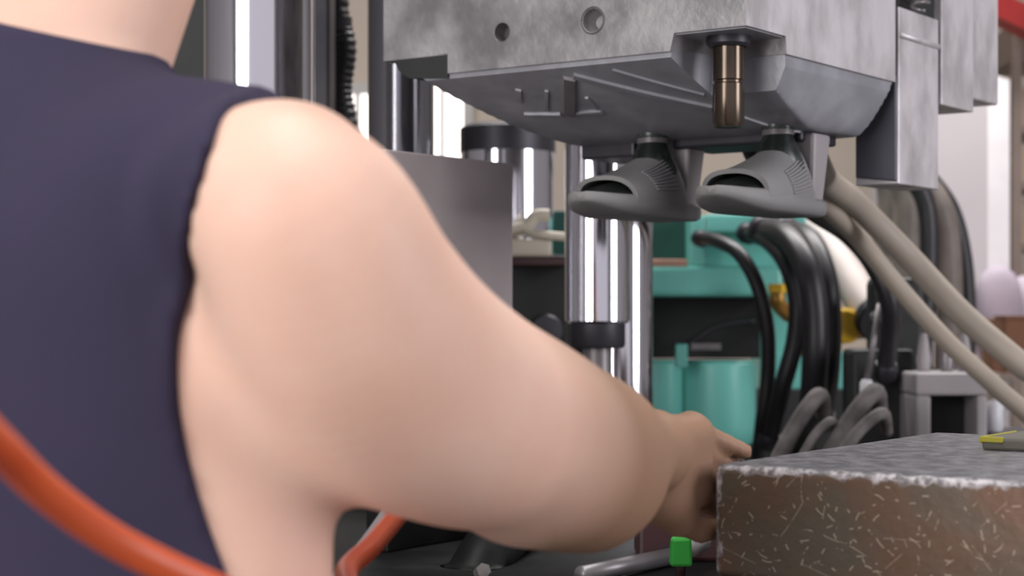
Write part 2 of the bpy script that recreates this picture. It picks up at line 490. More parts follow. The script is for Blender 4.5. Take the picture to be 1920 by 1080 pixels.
sack(1872, 700, 5.55, 0.075, 0.33, 'lilac grey sack standing left on the stock table')
sack(1925, 700, 5.75, 0.085, 0.30, 'lilac grey sack at the very right edge behind the brown box')
bx = thing('cardboard_box', 'dark brown cardboard box at the right edge before the sacks', 'carton', at(1930, 700, 5.3))
mesh_obj('box_body', *pbox(1884, 598, 1990, 700, 5.22, 0.25, 0.004), M['card'], bx)
mesh_obj('box_flap', *pbox(1884, 592, 1990, 598, 5.215, 0.12), M['card'], bx)

# ------------------------------------------------------------------ press bed and its columns
bed = thing('press_bed', 'black oily bed of the moulding press under the scratched block', 'machine', ab(0.3, 0.3, -CZ))
mesh_obj('bed_body', *abox(-0.42, -0.72, -CZ, 1.05, 1.16, -0.36, 0.01), M['bed'], bed)
mesh_obj('rail', *abox(-0.35, -0.66, -0.36, 0.45, -0.5, -0.262, 0.006), M['steel_dark'], bed)
mesh_obj('rail', *abox(-0.35, -0.34, -0.36, 0.45, -0.18, -0.262, 0.006), M['steel_dark'], bed)
for i in range(4):
    mesh_obj('bed_rib', *abox(0.55, 0.12 + i * 0.2, -0.36, 1.0, 0.16 + i * 0.2, -0.30, 0.004), M['steel_dark'], bed)


def column(name, px, d, wpx, y_top, y_bot, mat, lab, group=None, extra=None, rim=0.004, flange=None):
    r = wpx / 2 / FPX * d
    c = at(px, y_bot, d); h = at(px, y_top, d).z - c.z
    if y_top < 0: h = CZ + 1.0 - c.z
    t = thing(name, lab, 'column', c, group)
    mesh_obj('column_shaft', *lathe(c, [(r - rim, 0), (r, rim), (r, h - rim), (r - rim, h)], 64), mat, t, 'auto')
    return t, c, r, h


BT = CZ - 0.36      # top of the bed
def ybed(d):
    return HOR + 0.36 / d * FPX

t, c, r, h = column('tie_column', 487, 2.95, 206, -260, ybed(2.95), M['chrome'], 'thick chrome tie column above the bare shoulder', 'chrome columns of the press')
mesh_obj('base_collar', *lathe(c, [(r + .03, 0), (r + .03, .05), (r + .003, .056), (r + .003, 0.001)], 48), M['steel_dark'], t, 'auto')
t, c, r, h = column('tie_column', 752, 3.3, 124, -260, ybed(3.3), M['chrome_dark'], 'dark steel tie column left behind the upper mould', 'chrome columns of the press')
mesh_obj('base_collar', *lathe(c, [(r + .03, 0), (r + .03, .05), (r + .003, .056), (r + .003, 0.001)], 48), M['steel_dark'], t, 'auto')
t, c, r, h = column('ejector_cylinder', 1120, 3.2, 122, 262, 606, M['chrome'], 'short chrome cylinder hanging under the left sandal', 'chrome columns of the press')
mesh_obj('lower_collar', *lathe(c - Vector((0, 0, 0.045)), [(r * .8, 0), (r * .86, .006), (r * .86, .045)], 48), M['steel_dark'], t, 'auto')
zb = c.z - 0.045 - BT
mesh_obj('piston_rod', *lathe(c - Vector((0, 0, 0.045 + zb)), [(r * .45, 0), (r * .45, zb)], 40), M['greymetal'], t, 'auto')
t, c, r, h = column('tie_column', 1162, 3.45, 124, 250, ybed(3.45), M['chrome'], 'chrome tie column with a bright stripe behind the short cylinder', 'chrome columns of the press')
mesh_obj('base_collar', *lathe(c, [(r + .025, 0), (r + .025, .05), (r + .003, .056), (r + .003, 0.001)], 48), M['steel_dark'], t, 'auto')
t, c, r, h = column('hydraulic_cylinder', 952, 4.02, 176, 250, 478, M['chrome'], 'blurred bluish chrome cylinder behind the grey plate', 'chrome columns of the press')
mesh_obj('cylinder_cap', *lathe(c + Vector((0, 0, h)), [(r + .002, -0.045), (r + .002, 0.01), (r - .012, .018)], 48), M['steel_dark'], t, 'auto')

cw = thing('press_headstock', 'dark steel head beam of the press above the upper mould', 'machine', ab(0.5, 0.5, 1.0))
mesh_obj('crown_beam', *abox(-0.12, -0.10, 1.0, 1.05, 1.16, 1.22, 0.01), M['steel_dark'], cw)
mesh_obj('ram', *lathe(ab(0.45, 0.3, 0.90), [(0.09, 0), (0.09, 0.1)], 40), M['chrome'], cw, 'auto')

# grey standing plate
pt = thing('side_plate', 'matt grey steel plate standing behind the upper arm', 'plate', ab(0.1, 0.6, -0.36))
mesh_obj('plate_body', *abox(-0.06, 0.566, -0.16, 0.262, 0.615, 0.236, 0.003), M['panel'], pt)
mesh_obj('plate_foot', *abox(-0.05, 0.57, -0.36, 0.25, 0.612, -0.16, 0.003), M['bed'], pt)

# black hose and box by the left column
bh = thing('hanging_hose', 'black ribbed hose hanging right of the thick chrome column', 'hose', at(630, 400, 3.7))
P = [at(628, -120, 3.7), at(622, 20, 3.7), at(636, 90, 3.7), at(628, 170, 3.7), at(640, 260, 3.7), at(634, 420, 3.7), at(640, 700, 3.7), at(640, ybed(3.7), 3.7)]
mesh_obj('hose_body', *tube(P, lambda s: 0.036 + 0.002 * math.sin(s * 260), 16, 24), M['black'], bh, True)
mesh_obj('hose_clamp', *lathe(at(624, 60, 3.7), [(.041, 0), (.041, .03)], 24), M['steel_dark'], bh, 'auto')
db = thing('valve_box', 'dark grey valve box right beside the thick chrome column', 'machine', at(600, 190, 3.5))
mesh_obj('box_body', *pbox(578, -160, 618, 210, 3.5, 0.12, 0.006), M['steel_dark'], db)
mesh_obj('box_stand', *pbox(588, 210, 606, ybed(3.5), 3.54, 0.04), M['steel_dark'], db)

cc = thing('control_cabinet', 'black control cabinet seen between neck and thick chrome column', 'cabinet', (at(350, 0, 4.3).x, 4.45, 0))
mesh_obj('cabinet_body', *pbox(250, -420, 408, HOR + CZ / 4.3 * FPX, 4.3, 0.35, 0.01), M['black_void'], cc)
dr_ = mesh_obj('cabinet_door', *pbox(258, -405, 400, 1500, 4.285, 0.02, 0.005), M['black_void'], cc)
mesh_obj('door_handle', *pbox(386, 300, 394, 420, 4.27, 0.02, 0.003), M['greymetal'], dr_)

# ------------------------------------------------------------------ upper mould
um = thing('upper_mould', 'worn grey steel upper mould of the press with a hipped underside', 'mould', ab(0.25, 0.3, 0.26))
ZB = 0.348
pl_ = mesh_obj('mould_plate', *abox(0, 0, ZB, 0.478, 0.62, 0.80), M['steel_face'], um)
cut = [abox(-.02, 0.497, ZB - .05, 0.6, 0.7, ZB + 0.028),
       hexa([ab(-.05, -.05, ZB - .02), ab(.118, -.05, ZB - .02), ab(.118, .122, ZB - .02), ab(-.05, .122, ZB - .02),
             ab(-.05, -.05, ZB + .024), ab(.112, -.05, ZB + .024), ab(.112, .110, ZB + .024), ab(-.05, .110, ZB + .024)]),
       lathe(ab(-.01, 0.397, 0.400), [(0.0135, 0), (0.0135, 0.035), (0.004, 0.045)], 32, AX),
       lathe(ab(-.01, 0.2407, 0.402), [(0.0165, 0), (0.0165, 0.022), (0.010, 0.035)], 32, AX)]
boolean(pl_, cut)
pl_.data.materials.append(M['steel_lit'])
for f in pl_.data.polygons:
    if f.normal.dot(-BX) > 0.9 and f.area > 0.02: f.material_index = 1  # right face lightened: the side light is painted into its material
mesh_obj('hole_ring', *tube([ab(0.0, 0.2407 + 0.0185 * math.cos(t), 0.402 + 0.0185 * math.sin(t)) for t in [i * 2 * math.pi / 32 for i in range(33)]], 0.0012, 6, 1, False), M['pocket'], um, True)

# hipped core block hanging under the plate: depth h(a, b)
def hull_h(a, b):
    H = 0.086
    fr = min(1.0, max(0.0, (a + 0.004) / 0.335)); fr = 1 - (1 - fr) ** 1.55
    bk = min(1.0, max(0.0, (0.47 - a) / 0.03))
    rt = min(1.0, max(0.0, b / 0.05)); rt = 1 - (1 - rt) ** 1.7
    rt = rt * (0.92 + 0.08 * min(1, b / 0.2))
    lf = min(1.0, max(0.0, (0.545 - b) / 0.10)); lf = 1 - (1 - lf) ** 2.0
    k = -0.012
    s = [fr, bk, rt, lf]
    v = min(s)
    e = sum(math.exp((v - x) / 0.025) for x in s)
    return H * max(0.0, v - 0.025 * math.log(e) * 0.5)


NA, NB = 120, 130
V, F = [], []
aa = [0.004 + (0.474 - 0.004) * i / (NA - 1) for i in range(NA)]
bb = [0.004 + (0.545 - 0.004) * (j / (NB - 1)) ** 1.25 for j in range(NB)]
for a in aa:
    for b in bb:
        V.append(ab(a, b, ZB + 0.022 if (a < 0.116 and b < 0.114) else ZB - 0.004 - hull_h(a, b)))
for i in range(NA - 1):
    for j in range(NB - 1):
        F.append([i * NB + j, i * NB + j + 1, (i + 1) * NB + j + 1, (i + 1) * NB + j])
n0 = len(V)
rim = [i * NB for i in range(NA)] + [(NA - 1) * NB + j for j in range(1, NB)] + [i * NB + NB - 1 for i in range(NA - 2, -1, -1)] + [j for j in range(NB - 2, 0, -1)]
for k in rim:
    p = V[k].copy(); p.z = CZ + ZB + 0.03; V.append(p)
R_ = len(rim)
for k in range(R_):
    k2 = (k + 1) % R_
    F.append([rim[k], rim[k2], n0 + k2, n0 + k])
F.append([n0 + k for k in range(R_)])
hull = mesh_obj('core_block', V, F, M['steel_core'], um, 'auto')
# notch in the core block is where the guide pin sits: a dark pocket ring around its root
def hz(a, b, off=0.0):
    return ZB - 0.004 - hull_h(a, b) - off
# raised details on the front slope
def slope_bar(a0, b0, a1, b1, wd, th, n=8):
    A0 = Vector((a0, b0)); A1 = Vector((a1, b1)); dr = (A1 - A0).normalized(); nn = Vector((-dr.y, dr.x)) * wd / 2
    V, F = [], []
    for i in range(n + 1):
        c = A0.lerp(A1, i / n)
        for s, o in ((-1, 0.004), (1, 0.004), (0.8, -th), (-0.8, -th)):
            p = c + nn * s
            z = ZB - 0.004 - hull_h(p.x, p.y) + (0.004 if o > 0 else -th)
            V.append(ab(p.x, p.y, z))
    for i in range(n):
        for k in range(4):
            k2 = (k + 1) % 4
            F.append([i * 4 + k, i * 4 + k2, (i + 1) * 4 + k2, (i + 1) * 4 + k])
    F.append([3, 2, 1, 0]); F.append([n * 4 + k for k in range(4)])
    return V, F
mesh_obj('slope_rail', *slope_bar(0.025, 0.29, 0.155, 0.14, 0.016, 0.004), M['steel_core'], um)
mesh_obj('slope_rail', *slope_bar(0.02, 0.221, 0.112, 0.128, 0.007, 0.003), M['steel_core'], um)
mesh_obj('slope_rail', *slope_bar(0.165, 0.13, 0.30, 0.075, 0.012, 0.003), M['steel_core'], um)
mesh_obj('cross_web', *slope_bar(0.03, 0.30, 0.14, 0.374, 0.020, 0.005), M['greymetal'], um)
mesh_obj('web_clip', *slope_bar(0.06, 0.3606, 0.12, 0.402, 0.006, 0.003), M['steel_core'], um)
mesh_obj('web_clip', *slope_bar(0.128, 0.447, 0.138, 0.388, 0.009, 0.004), M['steel_core'], um)
mesh_obj('web_clip', *slope_bar(0.138, 0.362, 0.138, 0.315, 0.009, 0.004), M['steel_core'], um)
mesh_obj('web_clip', *slope_bar(0.09, 0.3106, 0.13, 0.318, 0.006, 0.003), M['steel_core'], um)
mesh_obj('slope_boss', *slope_bar(0.05, 0.404, 0.085, 0.428, 0.010, 0.003), M['steel_core'], um)
# plates under the keel
mesh_obj('keel_plate', *abox(0.30, 0.36, 0.240, 0.42, 0.46, 0.275, 0.004), M['steel_dark'], um)
mesh_obj('keel_plate', *abox(0.30, 0.07, 0.248, 0.42, 0.29, 0.275, 0.004), M['steel_dark'], um)
# lug at the left end
lug = [ab(0.0, 0.496, 0.378), ab(0.0, 0.60, 0.378), ab(0.0, 0.59, 0.36), ab(0.0, 0.57, 0.347), ab(0.0, 0.496, 0.341)]
mesh_obj('end_lug', *prism(lug, AX * 0.14), M['black_void'], um)
# guide pin in the corner pocket
pin = mesh_obj('guide_pin', *lathe(ab(0.06, 0.06, 0.247), [(0.012, 0.002), (0.0185, 0.0), (0.0215, 0.006), (0.0215, 0.0585), (0.0198, 0.060), (0.0198, 0.063), (0.0215, 0.0645), (0.0215, 0.135)], 48), M['bronze'], um, 'auto')
mesh_obj('pin_collar', *lathe(ab(0.06, 0.06, ZB + 0.008), [(0.026, 0.0), (0.03, 0.004), (0.03, 0.018)], 40), M['steel_dark'], pin, 'auto')
# right hand bracket
br = mesh_obj('side_bracket', *abox(0.492, 0.0, 0.193, 0.648, 0.072, 0.466, 0.0015), M['steel_lit'], um)
fb = mesh_obj('bracket_shade_face', *hexa([ab(0.486, 0.003, 0.197), ab(0.493, 0.003, 0.197), ab(0.493, 0.070, 0.205), ab(0.486, 0.070, 0.205),
                                      ab(0.486, 0.003, 0.36), ab(0.493, 0.003, 0.36), ab(0.493, 0.070, 0.36), ab(0.486, 0.070, 0.36)], 0.002), M['pocket'], br)  # dark plate: shade of the bracket's left-facing side put into colour
mesh_obj('bracket_bead', *tube([ab(0.494, -0.001, 0.4225), ab(0.647, -0.001, 0.4225)], 0.0045, 10, 2, False), M['steel_lit'], br, True)
mesh_obj('spring_housing', *abox(0.50, 0.012, 0.466, 0.66, 0.10, 0.80, 0.003), M['black_void'], um)
sp = [ab(0.545 + 0.02 * math.cos(t), 0.0 - 0.012 + 0.012 * math.sin(t), 0.468 + 0.0021 * t) for t in [i * 0.45 for i in range(200)]]
mesh_obj('coil_spring', *tube(sp, 0.0028, 8, 1, False), M['greymetal'], um, True)
# right end casting
ec = mesh_obj('end_casting', *abox(0.662, 0.0, 0.331, 0.80, 0.13, 0.80, 0.0015), M['steel_lit'], um)
mesh_obj('casting_step', *abox(0.796, 0.004, 0.355, 0.928, 0.12, 0.80, 0.004), M['steel_lit'], ec)
mesh_obj('top_platen', *abox(-0.03, -0.03, 0.80, 0.96, 0.66, 0.90, 0.006), M['steel_dark'], um)

# posts and lasts that carry the sandals
SB = {'left': 0.3046, 'right': 0.0906}
ZS = 0.1365            # underside of the sandal soles


def sandal_pts(bc):
    """local (l along toe->heel, w sideways, z) to world"""
    def f(l, w_, z): return ab(0.22 + l, bc + w_, ZS + z)
    return f


LEN, WID = 0.315, 0.112


def half_w(l):
    """half width of the sole at l in [-.5, .5] of its length (toe negative)"""
    t = l + 0.5
    base = math.sqrt(max(0.0, 1 - ((t - 0.34) / 0.345) ** 2)) if t < 0.34 else 1.0
    heel = 1.0
    if t >= 0.34:
        waist = 1 - 0.20 * math.sin(min(1, (t - 0.34) / 0.50) * math.pi / 2) ** 2
        end = math.sqrt(max(0.0, 1 - ((t - 0.80) / 0.20) ** 2)) if t > 0.80 else 1.0
        heel = waist * end
    return max(0.02, base * heel) * WID / 2


def sole_z(l):
    t = l + 0.5
    bot = 0.021 * max(0, (0.32 - t) / 0.32) ** 2 + 0.010 * max(0, (t - 0.85) / 0.15) ** 2
    top = 0.031 - 0.007 * max(0, min(1, (t - 0.25) / 0.6)) + 0.003 * max(0, (0.2 - t) / 0.2) ** 2
    return bot, top


def make_sandal(bc, lab, r0, dr, ds, s0):
    f = sandal_pts(bc)
    root = thing('slide_sandal', lab, 'sandal', f(0, 0, 0), 'foam slides hanging in the mould')
    n = 44
    V, F = [], []
    prof = ((0.0, 'b', 0.80), (0.35, 'b', 1), (0.75, 't', 1.0), (1.0, 't', 0.93))
    ns = 14
    rings = []
    for i in range(n + 1):
        l = -0.5 + i / n
        if i == 0: l = -0.4985
        if i == n: l = 0.4985
        hw = half_w(l); bo, to = sole_z(l); th = to - bo
        ring = [(-0.80 * hw, bo), (-0.97 * hw, bo + th * .14), (-hw * 1.02, bo + th * .45), (-hw, bo + th * .86), (-.93 * hw, to),
                (-.80 * hw, to - .003 * hw / .056), (0, to - .006 * hw / .056), (.80 * hw, to - .003 * hw / .056),
                (.93 * hw, to), (hw, bo + th * .86), (hw * 1.02, bo + th * .45), (.97 * hw, bo + th * .14), (0.80 * hw, bo), (0, bo - 0.0)]
        for y, z in ring: V.append(f(l * LEN, y, z))
    m = 14
    for i in range(n):
        for k in range(m):
            k2 = (k + 1) % m
            F.append([i * m + k, i * m + k2, (i + 1) * m + k2, (i + 1) * m + k])
    F.append(list(range(m))[::-1]); F.append([n * m + k for k in range(m)])
    mesh_obj('sole', V, F, M['sandal'], root, True)

    # strap: arch swept from the toe opening to the instep
    def strap(s, t, off):
        """s 0..1 toe->instep, t 0..1 across the foot, off = outward offset"""
        an = math.pi * (t - 0.5)                      # -90..90
        c = math.cos(an); sg = math.sin(an)
        lf_side, lb_side = -0.084, 0.080
        lf_top, lb_top = -0.098, 0.050
        up = max(c, 0.0) ** (0.55 + 0.60 * s)
        lf = lf_side + (lf_top - lf_side) * c ** 1.1
        lb = lb_side + (lb_top - lb_side) * c ** 1.25
        l = lf + (lb - lf) * s
        hw = half_w(l / LEN) * (1.0 - 0.05 * s) + off
        H = 0.030 + 0.056 * (s ** 1.45) + off
        zt = sole_z(l / LEN)[1] - 0.010
        sq = abs(sg) ** 0.80
        y = math.copysign(sq, sg) * hw
        return f(l, y, zt + (H - 0.0) * up + (0.008 if off > -1 else 0) * c)
    ns_, nt_ = 22, 34
    V, F = [], []
    for off in (0.001, -0.0055):
        for i in range(ns_ + 1):
            for j in range(nt_ + 1):
                V.append(strap(i / ns_, j / nt_, off))
    W_ = nt_ + 1; K = (ns_ + 1) * W_
    for i in range(ns_):
        for j in range(nt_):
            q = [i * W_ + j, i * W_ + j + 1, (i + 1) * W_ + j + 1, (i + 1) * W_ + j]
            F.append(q); F.append([K + x for x in q[::-1]])
    for i in range(ns_):
        for j in (0, nt_):
            x, y = i * W_ + j, (i + 1) * W_ + j
            F.append([x, y, K + y, K + x])
    for j in range(nt_):
        for i in (0, ns_):
            x, y = i * W_ + j, i * W_ + j + 1
            F.append([x, y, K + y, K + x])
    st = mesh_obj('strap', V, F, M['sandal'], root, 'auto')
    # moulded ribs on the instep flank, each a thin bead
    for sgn in (1,):
        for k in range(9):
            t0 = r0 + dr * k
            P = [strap(s0 + 0.50 * u, t0 + ds * u, 0.0024) for u in [i / 6 for i in range(7)]]
            mesh_obj('rib', *tube(P, 0.0013, 6, 2), M['sandal_rib_lit'], st, True)
    # rolled lip round the foot opening
    P = [strap(1.0, 0.02 + 0.96 * i / 30, -0.001) for i in range(31)]
    mesh_obj('lip', *tube(P, 0.0032, 8, 1, False), M['sandal'], st, True)
    return root


make_sandal(SB['left'], 'grey foam slide sandal hanging above the short chrome cylinder', 0.11, 0.027, 0.015, 0.36)
make_sandal(SB['right'], 'grey foam slide sandal hanging nearest below the bronze guide pin', 0.04, 0.022, 0.06, 0.46)
for key, bc in SB.items():
    f = sandal_pts(bc)
    # the last fills the sandal: tapered dark core
    V, F = [], []
    n, m = 24, 18
    for i in range(n + 1):
        s = i / n
        l = -0.120 + 0.205 * s
        hw = half_w(l / LEN) * 0.80 * (min(1, 0.35 + s * 4) if s < 0.2 else 1)
        hh = 0.013 + 0.052 * min(1, s / 0.80) ** 1.2
        hh *= (min(1, 0.5 + s * 4) if s < 0.15 else 1)
        z0 = sole_z(l / LEN)[1] - 0.004
        for k in range(m):
            an = math.pi * k / (m - 1)
            V.append(f(l, -math.cos(an) * hw, z0 + math.sin(an) ** 0.8 * hh * (1 + 0.10 * math.sin(5 * an + 9 * s))))
    for i in range(n):
        for k in range(m):
            k2 = (k + 1) % m
            F.append([i * m + k, i * m + k2, (i + 1) * m + k2, (i + 1) * m + k])
    F.append(list(range(m))[::-1]); F.append([n * m + k for k in range(m)])
    la = mesh_obj('core_last', V, F, M['last'], um, True)
    nV, nF = lathe(f(0.045, 0, 0.06), [(0.040, 0), (0.038, 0.02), (0.027, 0.045), (0.021, 0.06), (0.024, 0.066), (0.024, 0.074), (0.019, 0.078), (0.019, 0.12)], 28)
    mesh_obj('last_neck', nV, nF, M['last'], la, 'auto')
    cs = [f(0.045 + 0.022 * math.cos(t), 0.022 * math.sin(t), 0.118 + 0.00042 * t) for t in [i * 0.4 for i in range(70)]]
    mesh_obj('neck_spring', *tube(cs, 0.0022, 6, 1, False), M['greymetal'], la, True)
    mesh_obj('core_post', *hexa([f(.098, -.03, .022), f(.135, -.03, .022), f(.135, .03, .022), f(.098, .03, .022),
                                 f(.092, -.036, .125), f(.150, -.036, .125), f(.150, .036, .125), f(.092, .036, .125)], 0.006), M['palepaint'], um)

# ------------------------------------------------------------------ lower mould block
KZ = -0.1425
K0 = at(1337, 870, 1.62); K0.z = CZ
def kb(a0, b0, z0, a1, b1, z1, bev=0): return abox(a0, b0, z0, a1, b1, z1, bev, K0)
lm = thing('lower_mould', 'scratched brown steel mould block at the lower right', 'mould', ab(0.25, -0.3, -0.2505, K0))
bm = bmesh.new()
P8 = [ab(0, -.62, -.2475, K0), ab(.52, -.62, -.2475, K0), ab(.52, 0, -.2475, K0), ab(0, 0, -.2475, K0),
      ab(0, -.62, KZ, K0), ab(.52, -.62, KZ, K0), ab(.52, 0, KZ, K0), ab(0, 0, KZ, K0)]
mesh_obj('block_body', *hexa(P8, 0.0085, 4), M['block'], lm, 'auto')
mesh_obj('base_plate', *kb(-0.004, -.63, -.2625, .525, .004, -.248, 0.002), M['steel_dark'], lm)
# rubber sheet with a yellow rim on the block
rs = thing('rubber_sheet', 'olive grey sheet with a yellow corner lying on the brown block', 'sheet', ab(0.32, -0.2, KZ, K0))
mesh_obj('sheet_body', *kb(0.30, -0.45, KZ, 0.49, -0.142, KZ + 0.013, 0.003), M['olive'], rs)
mesh_obj('yellow_rim', *join(kb(0.297, -0.143, KZ + 0.007, 0.40, -0.1405, KZ + 0.0138, 0.0008), kb(0.2975, -0.165, KZ + 0.008, 0.301, -0.1405, KZ + 0.0138, 0.0008)), M['yellowrim'], rs)

# ------------------------------------------------------------------ teal machine in the background
gm = thing('teal_machine', 'teal painted machine with a dark opening behind the black hoses', 'machine', at(1330, 900, 4.4))
DG = 4.35
gm.location.z = 0
mesh_obj('lower_cabinet', *pbox(1000, 838, 1440, HOR + CZ / DG * FPX, DG + .02, 0.5, 0.01), M['black_void'], gm)
mesh_obj('green_panel', *pbox(1010, 395, 1296, 488, DG + .12, 0.2, 0.004), M['green'], gm)
mesh_obj('copper_bar', *pbox(1190, 486, 1289, 501, DG - .02, 0.05, 0.004), M['salmon'], gm)
fr = mesh_obj('frame_post', *pbox(1294, 404, 1322, 500, DG, 0.25, 0.006), M['teal'], gm)
mesh_obj('frame_top', *pbox(1322, 402, 1512, 436, DG, 0.25, 0.006), M['teal'], gm)
mesh_obj('frame_back', *pbox(1322, 436, 1470, 500, DG + .12, 0.1, 0.0), M['teal'], gm)
mesh_obj('beam', *pbox(1190, 499, 1468, 556, DG - .03, 0.3, 0.012), M['teal'], gm)
mesh_obj('window_recess', *pbox(1190, 556, 1425, 672, DG + .22, 0.05, 0), M['black_void'], gm)
mesh_obj('recess_back', *pbox(1010, 488, 1200, 840, DG + .16, 0.1, 0), M['black_void'], gm)
mesh_obj('recess_lever', *tube([at(1262, 655, DG + .1), at(1300, 640, DG + .1), at(1345, 612, DG + .1), at(1418, 600, DG + .1)], 0.008, 8, 6), M['steel_dark'], gm, True)
mesh_obj('lever_plate', *pbox(1296, 644, 1352, 656, DG + .08, 0.03), M['greymetal'], gm)
mesh_obj('tank_pipe', *pbox(1268, 645, 1290, 690, DG - .05, 0.04, 0.004), M['teal'], gm)
c = at(1345, 840, DG + .12); r = 74 / FPX * DG
mesh_obj('tank', *lathe(c, [(r * .55, -.03), (r * .93, .02), (r, .06), (r, .215), (r - .01, .224)], 48), M['teal'], gm, 'auto')
c = at(1235, 840, DG + .1); r = 48 / FPX * DG
mesh_obj('tank', *lathe(c, [(r * .55, -.03), (r * .93, .02), (r, .06), (r, .215), (r - .01, .224)], 48), M['teal'], gm, 'auto')
mesh_obj('right_column', *pbox(1425, 500, 1500, 770, DG + .3, 0.2, 0.01), M['teal'], gm)
mesh_obj('right_foot', *pbox(1440, 660, 1610, 730, DG + .28, 0.02, 0.005), M['teal'], gm)
mesh_obj('right_casting', *pbox(1425, 730, 1680, HOR + CZ / DG * FPX, DG + .26, 0.3, 0.005), M['black_void'], gm)

# pale fittings and dark frame left of the short cylinder
df = thing('pipe_manifold', 'dark frame with cream pipe fittings between plate and short cylinder', 'machine', at(1010, 640, 3.95))
df.location.z = 0
mesh_obj('manifold_body', *pbox(850, 478, 1066, HOR + CZ / 4 * FPX, 3.9, 0.25, 0.008), M['black_void'], df)
mesh_obj('cream_pipe', *tube([at(950, 432, 3.82), at(985, 425, 3.82), at(1005, 405, 3.82), at(1030, 403, 3.82)], 0.014, 10, 6), M['cream'], df, True)
mesh_obj('cream_pipe', *tube([at(985, 438, 3.80), at(1060, 444, 3.80)], 0.010, 10, 3, False), M['cream'], df, True)
mesh_obj('cream_block', *pbox(955, 448, 1035, 482, 3.80, 0.08, 0.008), M['cream'], df)
mesh_obj('brown_shelf', *pbox(945, 482, 1062, 498, 3.78, 0.12, 0.003), M['maroon'], df)
mesh_obj('hand_wheel', *lathe(at(1020, 622, 3.8), [(.018, 0), (.036, .0), (.04, .006), (.04, .016), (.034, .024), (.012, .026)], 32, (0.2, -1, 0)), M['steel_dark'], df, 'auto')
mesh_obj('wheel_axle', *tube([at(1020, 622, 3.8), at(1020, 622, 3.97)], 0.012, 12, 2, False), M['greymetal'], df, True)

# ------------------------------------------------------------------ hoses
def hose(name, pts, r, mat, lab, group, fit=None, cat='hose'):
    P = [at(*p) for p in pts]
    t = thing(name, lab, cat, P[-1], group)
    mesh_obj('hose_body', *tube(P, r, 14, 10), mat, t, True)
    for e, n in ((0, 1), (-1, -2)):
        d_ = (P[n] - P[e]).normalized()
        mesh_obj('hose_fitting', *lathe(P[e] - d_ * 0.01, [(r * 1.15, 0), (r * 1.25, .005), (r * 1.25, .03), (r * 1.1, .036)], 18, d_), M[fit or 'steel_dark'], t, 'auto')
    return t

G = 'black hydraulic hoses on the teal machine'
hose('hydraulic_hose', [(1312, 447, 4.30), (1345, 452, 4.2), (1385, 475, 4.12), (1418, 530, 4.08), (1438, 610, 4.07), (1440, 700, 4.08), (1428, 800, 4.1), (1420, 880, 4.2)], 0.017, M['black'], 'thin black hose arching leftmost over the teal machine', G)
hose('hydraulic_hose', [(1400, 437, 4.28), (1435, 448, 4.15), (1472, 490, 4.05), (1494, 560, 4.02), (1490, 640, 4.02), (1466, 730, 4.03), (1440, 830, 4.1)], 0.021, M['black'], 'black hose arching second from the left with brass fitting beside it', G)
hose('hydraulic_hose', [(1430, 432, 4.2), (1475, 445, 4.05), (1512, 500, 3.95), (1528, 580, 3.92), (1528, 680, 3.92), (1520, 780, 3.98), (1500, 850, 4.1)], 0.030, M['black'], 'thick black hose third from the left over the teal machine', G)
hose('hydraulic_hose', [(1470, 430, 4.3), (1518, 450, 4.15), (1548, 520, 4.05), (1556, 610, 4.02), (1552, 700, 4.02), (1540, 790, 4.1)], 0.027, M['black'], 'black hose arching rightmost beside the yellow cap', G)
G2 = 'beige hoses slanting to the right edge'
hose('beige_hose', [(1516, 215, 2.75), (1522, 285, 2.77), (1550, 340, 3.0), (1604, 382, 3.33), (1700, 478, 3.4), (1800, 585, 3.35), (1900, 672, 3.3), (1990, 745, 3.3), (2075, 900, 3.3), (2110, 1300, 3.32), (2115, 1840, 3.34)], 0.0245, M['beige_hose'], 'upper of two thick beige hoses slanting down to the right edge', G2)
hose('beige_hose', [(1462, 215, 2.79), (1466, 292, 2.82), (1515, 352, 3.02), (1562, 399, 3.28), (1612, 450, 3.48), (1690, 545, 3.52), (1780, 645, 3.48), (1870, 728, 3.46), (1975, 830, 3.44), (2040, 1000, 3.44), (2070, 1350, 3.45), (2075, 1780, 3.46)], 0.0185, M['beige_hose'], 'lower of two beige hoses slanting down to the right edge', G2)
hose('rubber_hose', [(1416, 220, 2.84), (1420, 292, 2.88), (1515, 388, 3.35), (1590, 440, 3.65), (1640, 500, 3.62), (1670, 580, 3.62), (1660, 700, 3.7)], 0.020, M['black'], 'black hose running under the lower beige hose', G2)
hose('pale_hose', [(1498, 418, 4.62), (1540, 448, 4.55), (1585, 510, 4.42), (1625, 572, 4.25), (1650, 600, 4.17)], 0.046, M['pink_hose'], 'thick pale pinkish hose slanting behind the yellow cap', G2)
hk = thing('hose_rack', 'dark rack holding the taupe hoses hidden above the side bracket', 'rack', (at(1700, 0, 5.35).x, 5.35, 0))
p = at(1700, 318, 5.35)
mesh_obj('rack_post', *box(p.x - .03, 5.33, 0, p.x + .03, 5.39, p.z), M['steel_dark'], hk)
mesh_obj('rack_bar', *box(at(1668, 0, 5).x, 4.66, p.z - .005, at(1738, 0, 4.66).x, 5.40, p.z + .055), M['steel_dark'], hk)
G3 = 'taupe hoses hanging in an arch'
